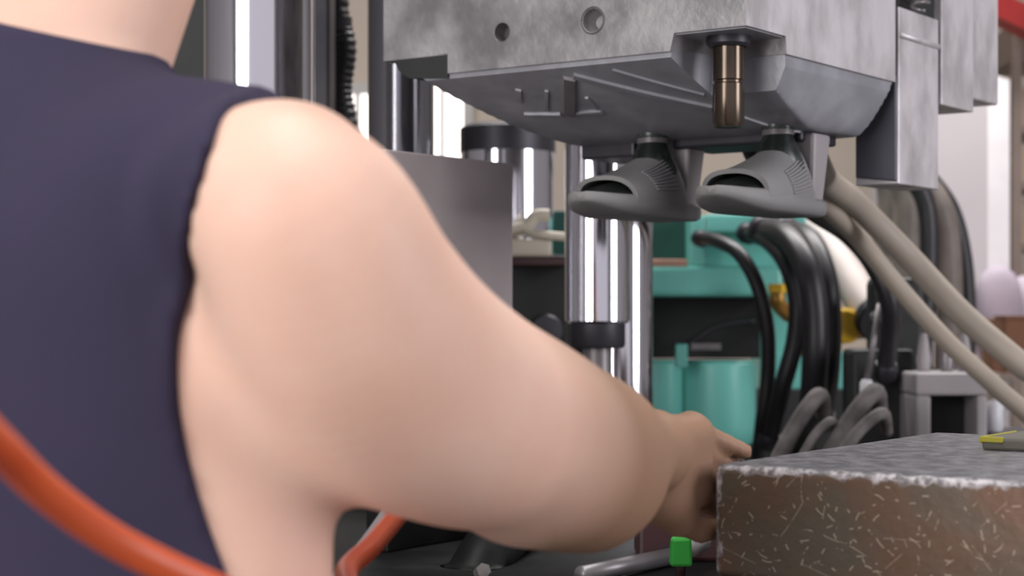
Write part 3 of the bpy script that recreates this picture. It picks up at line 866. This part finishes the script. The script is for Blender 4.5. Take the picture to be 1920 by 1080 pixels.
for i, (pts, r, mt, lab) in enumerate((
        ([(1665, 330, 5.12), (1668, 400, 5.12), (1655, 480, 5.12), (1650, 580, 5.12), (1660, 720, 5.12), (1660, HOR + (CZ - 0.04) / 5.12 * FPX, 5.12)], 0.036, 'taupe_hose', 'dark taupe hose hanging leftmost below the side bracket'),
        ([(1690, 320, 4.98), (1702, 390, 4.98), (1700, 470, 4.98), (1690, 600, 4.98), (1690, 720, 4.98), (1690, HOR + (CZ - 0.04) / 4.98 * FPX, 4.98)], 0.040, 'taupe_hose', 'taupe hose hanging second from the left below the side bracket'),
        ([(1700, 320, 4.72), (1735, 380, 4.72), (1742, 470, 4.72), (1735, 600, 4.72), (1730, 720, 4.72), (1730, HOR + (CZ - 0.04) / 4.72 * FPX, 4.72)], 0.026, 'black', 'black hose hanging in the middle below the side bracket'),
        ([(1715, 320, 5.10), (1762, 390, 5.10), (1778, 480, 5.10), (1780, 600, 5.10), (1776, 720, 5.10), (1776, HOR + (CZ - 0.04) / 5.10 * FPX, 5.10)], 0.038, 'taupe_hose', 'taupe hose hanging second from the right before the pillar'),
        ([(1730, 318, 5.22), (1782, 390, 5.22), (1806, 480, 5.22), (1814, 590, 5.22), (1812, 720, 5.22), (1812, HOR + (CZ - 0.04) / 5.22 * FPX, 5.22)], 0.026, 'black', 'black hose curving rightmost before the pillar'))):
    hose('hanging_hose', pts, r, M[mt], lab, G3)

# yellow cap, brass fittings
yc = thing('yellow_cap', 'bright yellow round cap right of the black hoses', 'cap', at(1588, 645, 4.3))
mesh_obj('cap_disc', *lathe(at(1584, 611, 4.2), [(.036, 0), (.043, .006), (.043, .03), (.038, .038)], 32, (0.25, 1, 0)), M['yellow'], yc, 'auto')
mesh_obj('cap_flange', *lathe(at(1592, 611, 4.235), [(.034, 0), (.034, .12)], 24, (0.45, 1, 0)), M['amber'], yc, 'auto')
bf = thing('brass_elbow', 'amber brass elbow between two arching black hoses', 'fitting', at(1458, 580, 4.3))
mesh_obj('elbow_body', *tube([at(1458, 545, 4.22), at(1460, 570, 4.22), at(1478, 590, 4.28)], 0.019, 14, 6), M['amber'], bf, True)
mesh_obj('elbow_nut', *lathe(at(1458, 548, 4.22), [(.023, 0), (.023, .02)], 6), M['yellow'], bf)
bt = thing('copper_bar', 'upright orange brown bar seen between the black hoses', 'bar', at(1500, 660, 4.5))
mesh_obj('bar_body', *pbox(1486, 570, 1514, 662, 4.5, 0.04, 0.006), M['salmon'], bt)
mesh_obj('bar_foot', *pbox(1480, 655, 1520, 668, 4.48, 0.06, 0.004), M['amber'], bt)

# black pedestal machine with rod, clamps and pale frame
pm = thing('black_pedestal_machine', 'black machine head below the beige hoses with a slim rod', 'machine', at(1650, 850, 3.7))
pm.location.z = 0
mesh_obj('machine_body', *pbox(1636, 520, 1735, 850, 3.85, 0.08, 0.015), M['black_void'], pm)
mesh_obj('machine_lower', *pbox(1598, 655, 1716, HOR + CZ / 3.7 * FPX, 3.75, 0.12, 0.01), M['black_void'], pm)
mesh_obj('slim_rod', *tube([at(1650, 570, 3.65), at(1625, 715, 3.65)], 0.007, 10, 2, False), M['greymetal'], pm, True)
mesh_obj('rod_knob', *lathe(at(1625, 742, 3.65), [(.008, 0), (.014, .005), (.014, .026), (.009, .034)], 20), M['white'], pm, 'auto')
for x, y, d in ((1668, 562, 3.8), (1650, 594, 3.8), (1682, 596, 3.8)):
    mesh_obj('bolt_head', *lathe(at(x, y, d), [(.010, 0), (.010, .03), (.013, .03), (.013, .05)], 6, (0, 1, 0)), M['greymetal'], pm)
for (x0, y0, x1, y1, d, r) in ((1455, 845, 1535, 742, 3.4, .020), (1550, 838, 1640, 735, 3.35, .021), (1575, 832, 1655, 775, 3.3, .014), (1500, 838, 1560, 790, 3.35, .011)):
    mesh_obj('clamp_arm', *tube([at(x0, y0 + 25, d), at((x0 + x1) / 2, (y0 + y1) / 2, d), at(x1, y1, d), at(x1 + 8, y1 + 35, d + .1)], r * .85, 10, 6), M['clamp'], pm, True)
pf = thing('support_rack', 'pale grey open frame behind the olive sheet', 'frame', at(1800, 830, 3.6))
pf.location.z = 0
ZF = HOR + CZ / 3.6 * FPX
mesh_obj('frame_top', *pbox(1718, 700, 1852, 742, 3.6, 0.2, 0.006), M['palepaint'], pf)
mesh_obj('frame_side', *pbox(1718, 742, 1746, ZF, 3.6, 0.2, 0.006), M['palepaint'], pf)
mesh_obj('frame_side', *pbox(1832, 742, 1852, ZF, 3.6, 0.2, 0.006), M['palepaint'], pf)
mesh_obj('frame_panel', *pbox(1746, 742, 1832, 1200, 3.7, 0.04), M['black_void'], pf)
for x in (1732, 1775, 1808):
    mesh_obj('upright_pin', *lathe(at(x, 700, 3.72), [(.012, 0), (.016, .03), (.010, .07), (.006, .085)], 14), M['palepaint'] if x != 1775 else M['greymetal'], pf, 'auto')
sb = thing('spray_bottle', 'small white bottle with pale neck at the right behind the block', 'bottle', at(1875, 812, 3.75))
c = at(1876, 812, 3.75); c.y = 3.80
mesh_obj('bottle_body', *lathe(c, [(.016, 0), (.019, .004), (.019, .055), (.010, .068)], 24), M['white'], sb, 'auto')
mesh_obj('bottle_neck', *lathe(c + Vector((0, 0, .068)), [(.010, 0), (.010, .02), (.014, .022), (.012, .05), (.006, .055)], 20), M['cream'], sb, 'auto')
st = thing('bottle_stand', 'dark bracket shelf carrying the small white bottle', 'stand', at(1880, 812, 3.5))
mesh_obj('stand_top', *pbox(1857, 812, 1960, 826, 3.75, 0.2, 0.003), M['steel_dark'], st)
mesh_obj('stand_leg', *pbox(1890, 826, 1915, HOR + CZ / 3.5 * FPX, 3.82, 0.05), M['steel_dark'], st)

# things on the press bed below the arm
gk = thing('green_knob_lever', 'bright green knob on a maroon lever left of the brown block', 'lever', at(1276, 1060, 1.95))
kp = at(1276, 1060, 1.9)
mesh_obj('knob', *hexa([kp + Vector((-.012, -.012, 0)), kp + Vector((.012, -.012, 0)), kp + Vector((.012, .012, 0)), kp + Vector((-.012, .012, 0)),
                        kp + Vector((-.010, -.010, .030)), kp + Vector((.011, -.010, .031)), kp + Vector((.011, .011, .031)), kp + Vector((-.010, .011, .030))], 0.003), M['greenknob'], gk)
mesh_obj('lever_stem', *tube([kp + Vector((0, 0, 0.002)), kp + Vector((.002, .02, -.03)), kp + Vector((.01, .05, BT - kp.z + .002))], 0.006, 10, 6), M['maroon'], gk, True)
mesh_obj('lever_collar', *tube([at(1292, 1030, 1.95), at(1318, 1018, 2.0)], 0.010, 12, 2, False), M['palepaint'], gk, True)
rd = thing('ejector_rod', 'bright steel rod lying on the black bed under the forearm', 'rod', at(1190, 1065, 2.45))
rz = BT + 0.013
def onbed(px, py):
    d = (CZ - rz) * FPX / (py - HOR); return Vector(((px - 960) / FPX * d, d, rz))
mesh_obj('rod_shaft', *tube([onbed(1090, 1078), onbed(1258, 1043)], 0.012, 14, 2, False), M['greymetal'], rd, True)
mesh_obj('rod_head', *lathe(onbed(1258, 1043), [(.016, 0), (.018, .004), (.018, .02), (.014, .024)], 20, onbed(1258, 1043) - onbed(1090, 1078)), M['steel_dark'], rd, 'auto')
mm = thing('guide_block', 'maroon guide block on the bed behind the hand', 'block', at(1280, 1000, 2.4))
p = at(1270, 1000, 2.5)
mesh_obj('guide_body', *box(p.x - .055, 2.5, BT, p.x + .09, 2.6, CZ - .225, 0.006), M['maroon'], mm)
mesh_obj('guide_cap', *box(p.x - .06, 2.49, CZ - .225, p.x + .095, 2.61, CZ - .212, 0.003), M['steel_dark'], mm)
gp = thing('grey_casting', 'blurred grey casting on the bed below the elbow', 'casting', at(930, 1080, 2.3))
V, F = tube([at(880, 1110, 2.45), at(915, 1040, 2.5), at(960, 990, 2.6), at(1000, 960, 2.75)], lambda s: .045 - .01 * s, 16, 8)
V = [Vector((v.x, v.y, max(v.z, BT))) for v in V]
mesh_obj('casting_body', V, F, M['bed'], gp, True)
mesh_obj('casting_nut', *lathe(at(900, 1075, 2.36), [(.010, 0), (.010, .03)], 6, (0.2, -1, 0.3)), M['clamp'], gp)

# ------------------------------------------------------------------ the person
def np3(v): return np.array((v[0], v[1], v[2]), dtype=np.float32)


class Field:
    def __init__(s, lo, hi, h):
        s.lo = np.array(lo, np.float32); s.h = h
        s.n = np.ceil((np.array(hi) - s.lo) / h).astype(int) + 1
        s.f = np.full(s.n, 0.5, np.float32)

    def sub(s, lo, hi):
        i0 = np.clip(np.floor((np.array(lo) - s.lo) / s.h).astype(int), 0, s.n)
        i1 = np.clip(np.ceil((np.array(hi) - s.lo) / s.h).astype(int) + 1, 0, s.n)
        if (i1 <= i0).any(): return None
        ax = [s.lo[k] + s.h * np.arange(i0[k], i1[k], dtype=np.float32) for k in range(3)]
        sl = tuple(slice(i0[k], i1[k]) for k in range(3))
        return sl, ax[0][:, None, None], ax[1][None, :, None], ax[2][None, None, :]

    def put(s, sl, d, k):
        a = s.f[sl]
        if k <= 0:
            s.f[sl] = np.minimum(a, d); return
        hh = np.clip(0.5 + 0.5 * (a - d) / k, 0, 1)
        s.f[sl] = a * (1 - hh) + d * hh - k * hh * (1 - hh)

    def cone(s, a, b, r1, r2, k=0.02):
        a = np3(a); b = np3(b); m = max(r1, r2) + k * 1.5 + 3 * s.h
        g = s.sub(np.minimum(a, b) - m, np.maximum(a, b) + m)
        if g is None: return
        sl, X, Y, Z = g
        ba = b - a; L2 = float((ba * ba).sum()) + 1e-12
        t = np.clip(((X - a[0]) * ba[0] + (Y - a[1]) * ba[1] + (Z - a[2]) * ba[2]) / L2, 0, 1)
        d = np.sqrt((X - a[0] - t * ba[0]) ** 2 + (Y - a[1] - t * ba[1]) ** 2 + (Z - a[2] - t * ba[2]) ** 2) - (r1 + t * (r2 - r1))
        s.put(sl, d, k)

    def chain(s, pts, k=0.02):
        for (p, r), (q_, r2) in zip(pts[:-1], pts[1:]): s.cone(p, q_, r, r2, k)

    def limb(s, pts, k=0.03, res=7):
        """smoothly tapering limb through (point, radius) pairs"""
        P4 = np.array([(*np3(p), r) for p, r in pts], float)
        Q = np.vstack([2 * P4[0] - P4[1], P4, 2 * P4[-1] - P4[-2]])
        C = []
        for i in range(1, len(Q) - 2):
            p0, p1, p2, p3 = Q[i - 1:i + 3]
            for j in range(res):
                t = j / res
                C.append(0.5 * (2 * p1 + (p2 - p0) * t + (2 * p0 - 5 * p1 + 4 * p2 - p3) * t * t + (3 * p1 - p0 - 3 * p2 + p3) * t ** 3))
        C.append(P4[-1])
        keep = s.f; s.f = np.full(s.n, 0.5, np.float32)
        for a, b in zip(C[:-1], C[1:]): s.cone(a[:3], b[:3], a[3], b[3], 0.0)
        t_, s.f = s.f, keep
        s.put((slice(None),) * 3, t_, k)

    def ell(s, c, ax, rad, k=0.02):
        """oriented ellipsoid"""
        c = np3(c); m = max(rad) + k * 1.5 + 3 * s.h
        g = s.sub(c - m, c + m)
        if g is None: return
        sl, X, Y, Z = g
        q2 = 0; q4 = 0
        for u, r in zip(ax, rad):
            u = np3(u); e = (X - c[0]) * u[0] + (Y - c[1]) * u[1] + (Z - c[2]) * u[2]
            q2 = q2 + (e / r) ** 2; q4 = q4 + (e / (r * r)) ** 2
        k0 = np.sqrt(q2); k1 = np.sqrt(q4) + 1e-6
        d = k0 * (k0 - 1) / k1
        s.put(sl, d, k)

    def rbox(s, c, ax, half, rnd, k=0.02):
        c = np3(c); m = max(half) + rnd + k * 1.5 + 3 * s.h + 0.1
        g = s.sub(c - m, c + m)
        if g is None: return
        sl, X, Y, Z = g
        out = 0; ins = None
        for u, r in zip(ax, half):
            u = np3(u); e = np.abs((X - c[0]) * u[0] + (Y - c[1]) * u[1] + (Z - c[2]) * u[2]) - (r - rnd)
            out = out + np.maximum(e, 0) ** 2
            ins = e if ins is None else np.maximum(ins, e)
        s.put(sl, np.sqrt(out) + np.minimum(ins, 0) - rnd, k)

    def mesh(s):
        f = s.f; ins = f < 0
        c = np.zeros(tuple(np.array(f.shape) - 1), np.int8)
        for i in (0, 1):
            for j in (0, 1):
                for k in (0, 1):
                    c += ins[i:f.shape[0] - 1 + i, j:f.shape[1] - 1 + j, k:f.shape[2] - 1 + k]
        act = np.argwhere((c > 0) & (c < 8))
        idx = np.full(c.shape, -1, np.int32)
        idx[act[:, 0], act[:, 1], act[:, 2]] = np.arange(len(act))
        acc = np.zeros((len(act), 3)); cnt = np.zeros(len(act))
        cor = [(i, j, k) for i in (0, 1) for j in (0, 1) for k in (0, 1)]
        val = {q_: f[act[:, 0] + q_[0], act[:, 1] + q_[1], act[:, 2] + q_[2]] for q_ in cor}
        for p in cor:
            for axx in range(3):
                if p[axx] == 1: continue
                q_ = list(p); q_[axx] = 1; q_ = tuple(q_)
                va, vb = val[p], val[q_]
                cr = (va < 0) != (vb < 0)
                t = np.where(cr, va / np.where(cr, va - vb, 1), 0)
                pt = np.array(p, float)[None, :].repeat(len(act), 0); pt[:, axx] += t
                acc[cr] += pt[cr]; cnt[cr] += 1
        V = s.lo + s.h * (act + acc / cnt[:, None])
        Fs = []
        for axx in range(3):
            o1, o2 = [(1, 2), (2, 0), (0, 1)][axx]
            sl0 = [slice(None)] * 3; sl1 = [slice(None)] * 3
            sl0[axx] = slice(0, -1); sl1[axx] = slice(1, None)
            e = ins[tuple(sl0)] != ins[tuple(sl1)]
            E = np.argwhere(e)
            E = E[(E[:, o1] > 0) & (E[:, o2] > 0) & (E[:, o1] < f.shape[o1] - 1) & (E[:, o2] < f.shape[o2] - 1)]
            def ci(d1, d2):
                q_ = E.copy(); q_[:, o1] += d1; q_[:, o2] += d2
                return idx[q_[:, 0], q_[:, 1], q_[:, 2]]
            quad = np.stack([ci(-1, -1), ci(0, -1), ci(0, 0), ci(-1, 0)], 1)
            fl = ins[E[:, 0], E[:, 1], E[:, 2]]
            quad[~fl] = quad[~fl][:, ::-1]
            Fs.append(quad)
        return V, np.concatenate(Fs)


def sdf_obj(name, fld, mat, parent):
    V, Q = fld.mesh()
    me = bpy.data.meshes.new(name)
    c = (V.min(0) + V.max(0)) / 2; c[2] = V[:, 2].min()
    me.vertices.add(len(V)); me.vertices.foreach_set('co', (V - c).astype(np.float32).ravel())
    me.loops.add(Q.size); me.loops.foreach_set('vertex_index', Q.astype(np.int32).ravel())
    me.polygons.add(len(Q)); me.polygons.foreach_set('loop_start', np.arange(0, Q.size, 4, dtype=np.int32))
    me.update(calc_edges=True); me.validate()
    me.polygons.foreach_set('use_smooth', [True] * len(me.polygons))
    if name == 'body':       # sun tan of forearm and hand, with their shade painted in too
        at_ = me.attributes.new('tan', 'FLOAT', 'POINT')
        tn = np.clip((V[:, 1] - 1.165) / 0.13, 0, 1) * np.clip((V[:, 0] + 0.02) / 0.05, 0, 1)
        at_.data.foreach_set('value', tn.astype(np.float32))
    me.materials.append(mat)
    o = bpy.data.objects.new(name, me); COL.objects.link(o)
    o.parent = parent; o.location = Vector(c) - root_of(parent)
    return o


# facing direction, right hand side, up
FW = Vector((0.52, 0.854, 0)).normalized(); RT = Vector((FW.y, -FW.x, 0)); UP = Vector((0, 0, 1))
TC = Vector((-0.300, 1.235, 0))          # middle of the trunk (plan)
def tp(r, f, z): return TC + RT * r + FW * f + Vector((0, 0, CZ + z))
def pr(px, py, d, rpx): return (at(px, py, d), rpx / FPX * d)

person = thing('person', 'person in a navy sleeveless shirt, bare arm reaching to the block', 'person', (TC.x, TC.y, 0))
H = 0.0048
body = Field((-0.72, 0.92, 0.62), (0.31, 1.92, 1.98), H)


def trunk(fl, off=0.0, k=0.05):
    lean = 0.0
    fl.rbox(tp(0, 0.0, -0.16), (RT, FW, UP), (0.168 + off, 0.108 + off, 0.27 + off), 0.10 + off, k)        # chest
    fl.rbox(tp(0, -0.01, -0.46), (RT, FW, UP), (0.158 + off, 0.105 + off, 0.23 + off), 0.10 + off, k)      # waist
    fl.ell(tp(0.085, -0.075, -0.03), (RT, FW, UP), (0.085 + off, 0.055 + off, 0.14 + off), k)              # shoulder blades
    fl.ell(tp(-0.085, -0.075, -0.03), (RT, FW, UP), (0.085 + off, 0.055 + off, 0.14 + off), k)
    fl.cone(tp(0.0, 0.0, 0.100), tp(0.20, -0.02, 0.075), 0.062 + off, 0.056 + off, k)                      # trapezius
    fl.cone(tp(0.0, 0.0, 0.105), tp(-0.20, -0.02, 0.075), 0.062 + off, 0.056 + off, k)


trunk(body)
body.cone(tp(0.140, -0.02, -0.06), tp(0.138, -0.01, -0.36), 0.075, 0.064, 0.04)   # right flank
# neck and head
nk0, nk1 = tp(-0.055, 0.0, 0.10), tp(-0.012, 0.055, 0.285)
body.cone(nk0, nk1, 0.072, 0.063, 0.022)
HC = tp(-0.005, 0.09, 0.385)
hx = (RT, FW, UP)
body.ell(HC, hx, (0.076, 0.096, 0.115), 0.03)
body.ell(HC + FW * .045 - UP * .06, hx, (0.056, 0.05, 0.06), 0.03)
body.cone(HC + FW * .098 + UP * .01, HC + FW * .116 - UP * .028, 0.008, 0.013, 0.012)     # nose
body.cone(HC + FW * .088 - UP * .066 - RT * .02, HC + FW * .088 - UP * .066 + RT * .02, 0.007, 0.007, 0.006)  # lips
body.cone(HC + FW * .088 + UP * .035 - RT * .045, HC + FW * .092 + UP * .035 + RT * .045, 0.009, 0.009, 0.012)
for sg in (-1, 1):
    body.ell(HC + RT * sg * .078 - FW * .005 - UP * .005, (RT, FW, UP), (0.009, 0.019, 0.032), 0.006)
# the reaching right arm
ARM = [pr(500, 372, 1.06, 176), pr(575, 435, 1.05, 212), pr(645, 585, 1.08, 236), pr(735, 700, 1.13, 240), pr(855, 772, 1.19, 216),
       pr(965, 808, 1.26, 188), pr(1040, 836, 1.32, 168), pr(1098, 852, 1.37, 152), pr(1150, 856, 1.44, 114), pr(1190, 850, 1.50, 84), pr(1220, 846, 1.55, 66)]
body.limb(ARM, 0.035)
body.cone(at(990, 872, 1.29), at(1095, 905, 1.36), 0.047, 0.042, 0.05)
# right hand: palm on the block's side, fingers along it, thumb on the top edge
def hp(a, b, z): return ab(a, b, KZ + z, K0)
wr = ARM[-1][0]
body.cone(wr, hp(-0.045, 0.036, 0.004), 0.034, 0.032, 0.02)
body.rbox(hp(-0.014, 0.030, -0.004), (AX, BX, UP), (0.050, 0.0165, 0.043), 0.016, 0.02)
body.cone(hp(-0.055, 0.036, 0.018), hp(0.020, 0.035, 0.027), 0.024, 0.014, 0.02)
kn = 0.006
for (z, l, r) in ((0.036, 0.070, 0.0096), (0.0145, 0.088, 0.0104), (-0.0075, 0.096, 0.0108), (-0.030, 0.084, 0.0105)):
    a0 = 0.024 - abs(z + 0.004) * 0.2
    p1 = hp(a0, 0.034, z); p2 = hp(a0 + l * .42, 0.036, z - l * .16); p3 = hp(a0 + l * .74, 0.026, z - l * .32); p4 = hp(a0 + l, 0.0135, z - l * .44)
    body.cone(p1, p2, r * 1.12, r, kn); body.cone(p2, p3, r, r * .95, kn * .6); body.cone(p3, p4, r * .95, r * .84, kn * .6)
body.cone(hp(-0.056, 0.030, -0.026), hp(-0.018, 0.026, -0.052), 0.021, 0.0145, 0.02)
body.cone(hp(-0.018, 0.026, -0.052), hp(0.016, 0.022, -0.064), 0.0145, 0.0120, 0.006)
body.cone(hp(0.016, 0.022, -0.064), hp(0.044, 0.017, -0.066), 0.0120, 0.0098, 0.005)
# the other arm hangs at the far side
LS = tp(-0.195, -0.01, 0.03)
body.chain([(LS, 0.062), (tp(-0.235, 0.03, -0.12), 0.056), (tp(-0.245, 0.06, -0.26), 0.043), (tp(-0.22, 0.17, -0.36), 0.042), (tp(-0.19, 0.28, -0.42), 0.029)], 0.03)
hl = tp(-0.185, 0.31, -0.43)
body.rbox(hl + FW * .03, (FW, RT, UP), (0.05, 0.042, 0.016), 0.014, 0.015)
for i in range(4):
    p1 = hl + FW * .07 + RT * (0.03 - i * .02); L_ = (0.07, 0.08, 0.075, 0.058)[i]
    body.cone(p1, p1 + FW * L_ * .55 - UP * .012, .0095, .009, .005); body.cone(p1 + FW * L_ * .55 - UP * .012, p1 + FW * L_ - UP * .035, .009, .0078, .004)
body.cone(hl + RT * .03, hl + RT * .06 + FW * .04 - UP * .012, .014, .010, .01)
body.cone(hl + RT * .06 + FW * .04 - UP * .012, hl + RT * .058 + FW * .075 - UP * .025, .010, .0085, .004)
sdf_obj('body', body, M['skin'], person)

# sleeveless shirt
sh_ = Field((-0.66, 0.95, 0.62), (0.10, 1.55, 1.62), 0.005)
trunk(sh_, 0.008)
sh_.cone(tp(0.140, -0.02, -0.06), tp(0.138, -0.01, -0.36), 0.081, 0.070, 0.04)
sh_.cone(nk0, nk1, 0.079, 0.070, 0.03)
sh_.limb([(p, r + 0.007) for p, r in ARM[:5]], 0.035)
sl, X, Y, Z = sh_.sub((-9, -9, 0), (9, 9, 9))
# soft folds
wv = 0.0022 * np.sin(38 * (X * 0.8 + Z * 0.5) + 6 * np.sin(7 * Z + 3 * X)) * np.sin(9 * Z + 4 * X + 1)
sr_ = np.abs((X - TC.x) * RT.x + (Y - TC.y) * RT.y)
sh_.f = sh_.f + (0.8 * wv * np.clip((0.13 - sr_) / 0.06, 0, 1)).astype(np.float32)
ARMX, ARMZ = 0.175, -0.025
for sg in (1, -1):
    s_ = sg * ((X - TC.x) * RT.x + (Y - TC.y) * RT.y)
    f_ = (X - TC.x) * FW.x + (Y - TC.y) * FW.y
    zz = Z - CZ - ARMZ
    lim = ARMX - 0.33 * (f_ + 0.1) + np.where(zz > 0, 0.040 * np.sin(np.clip(zz / 0.125, 0, 1.4) * np.pi / 2) ** 2, 1.25 * zz ** 2)
    sh_.f = np.maximum(sh_.f, (s_ - lim).astype(np.float32))
# neckline: sloping scoop round the neck
nx = (X - nk0.x) * RT.x + (Y - nk0.y) * RT.y
nf = (X - nk0.x) * FW.x + (Y - nk0.y) * FW.y
ncut = (Z - CZ) - (0.203 - 0.25 * np.minimum(nx, 0.15) - 0.10 * np.maximum(nx - 0.15, 0) - 0.35 * np.maximum(nf - 0.03, 0))
sh_.f = np.maximum(sh_.f, ncut.astype(np.float32))
sdf_obj('sleeveless_shirt', sh_, M['navy'], person)

# hair, trousers, shoes (outside the picture)
hr = Field(tuple(np3(HC) - 0.17), tuple(np3(HC) + 0.17), 0.006)
hr.ell(HC + UP * .012 - FW * .01, hx, (0.083, 0.100, 0.116), 0.01)
sl, X, Y, Z = hr.sub((-9, -9, 0), (9, 9, 9))
hf = (X - HC.x) * FW.x + (Y - HC.y) * FW.y
hr.f = np.maximum(hr.f, (hf * 0.9 - (Z - HC.z) * 0.75 - 0.012).astype(np.float32))
hr.f = np.maximum(hr.f, (HC.z - 0.055 - Z).astype(np.float32))
sdf_obj('hair', hr, M['hair'], person)
for sg in (-1, 1):
    for nm, mt, rr, dd in (('eye', 'white', 0.0115, 0.0785), ('iris', 'black', 0.0055, 0.0858)):
        V, F = lathe(HC + RT * sg * .031 + FW * dd + UP * .008, [(rr * math.sin(t), -rr * math.cos(t)) for t in [0.05 + i * 3.04 / 8 for i in range(9)]], 14)
        mesh_obj(nm, V, F, M[mt], person, True)
tr = Field((-0.62, 0.85, 0.04), (0.10, 1.65, 0.98), 0.009)
tr.rbox(tp(0, -0.01, -0.50), (RT, FW, UP), (0.175, 0.125, 0.13), 0.11, 0.03)
for sg in (-1, 1):
    tr.chain([(tp(.09 * sg, 0, -0.55), 0.095), (tp(.11 * sg, 0.02 + .05 * sg, -0.86), 0.07), (tp(.12 * sg, .06 * sg, -1.18), 0.055)], 0.03)
sdf_obj('trousers', tr, M['trouser'], person)
for sg in (-1, 1):
    so = Field(tuple(np3(tp(.12 * sg, .06 * sg + .05, -1.3)) - np.array((.25, .25, .02), np.float32)), tuple(np3(tp(.12 * sg, .06 * sg + .05, -1.3)) + np.array((.25, .25, .2), np.float32)), 0.008)
    so.cone(tp(.12 * sg, .06 * sg - .03, -1.262), tp(.125 * sg, .06 * sg + .16, -1.266), 0.037, 0.033, 0.02)
    so.cone(tp(.12 * sg, .06 * sg - .005, -1.23), tp(.12 * sg, .06 * sg, -1.17), 0.045, 0.045, 0.03)
    sdf_obj('shoe', so, M['shoe'], person)

# orange air hose looping before the shirt and on behind the flank
oh = thing('orange_air_hose', 'orange rubber hose looping across the lower left in front of the shirt', 'hose', at(500, 1200, 0.95))
P = [at(-330, 560, 0.62), at(-120, 725, 0.70), at(0, 838, 0.78), at(90, 925, 0.83), at(200, 1005, 0.87), at(320, 1068, 0.90), at(450, 1125, 0.93),
     at(590, 1185, 0.99), at(690, 1180, 1.10), at(648, 1078, 1.32), at(700, 1020, 1.42), at(770, 935, 1.56), at(830, 850, 1.75), at(860, 700, 2.0)]
mesh_obj('hose_body', *tube(P, 0.0088, 16, 10), M['orange'], oh, True)
mesh_obj('hose_clip', *tube([at(-120, 725, 0.70), at(-100, 744, 0.713)], 0.0105, 14, 2, False), M['steel_dark'], oh, True)
gr = thing('grey_cable', 'thin pale grey cable beside the orange hose under the armpit', 'cable', at(640, 1085, 1.45))
mesh_obj('cable_body', *tube([at(590, 1130, 1.43), at(640, 1072, 1.45), at(700, 995, 1.55), at(760, 905, 1.7), at(840, 780, 2.0)], 0.0045, 10, 8), M['palepaint'], gr, True)
mesh_obj('cable_tie', *tube([at(655, 1053, 1.463), at(662, 1044, 1.469)], 0.006, 10, 2, False), M['black'], gr, True)
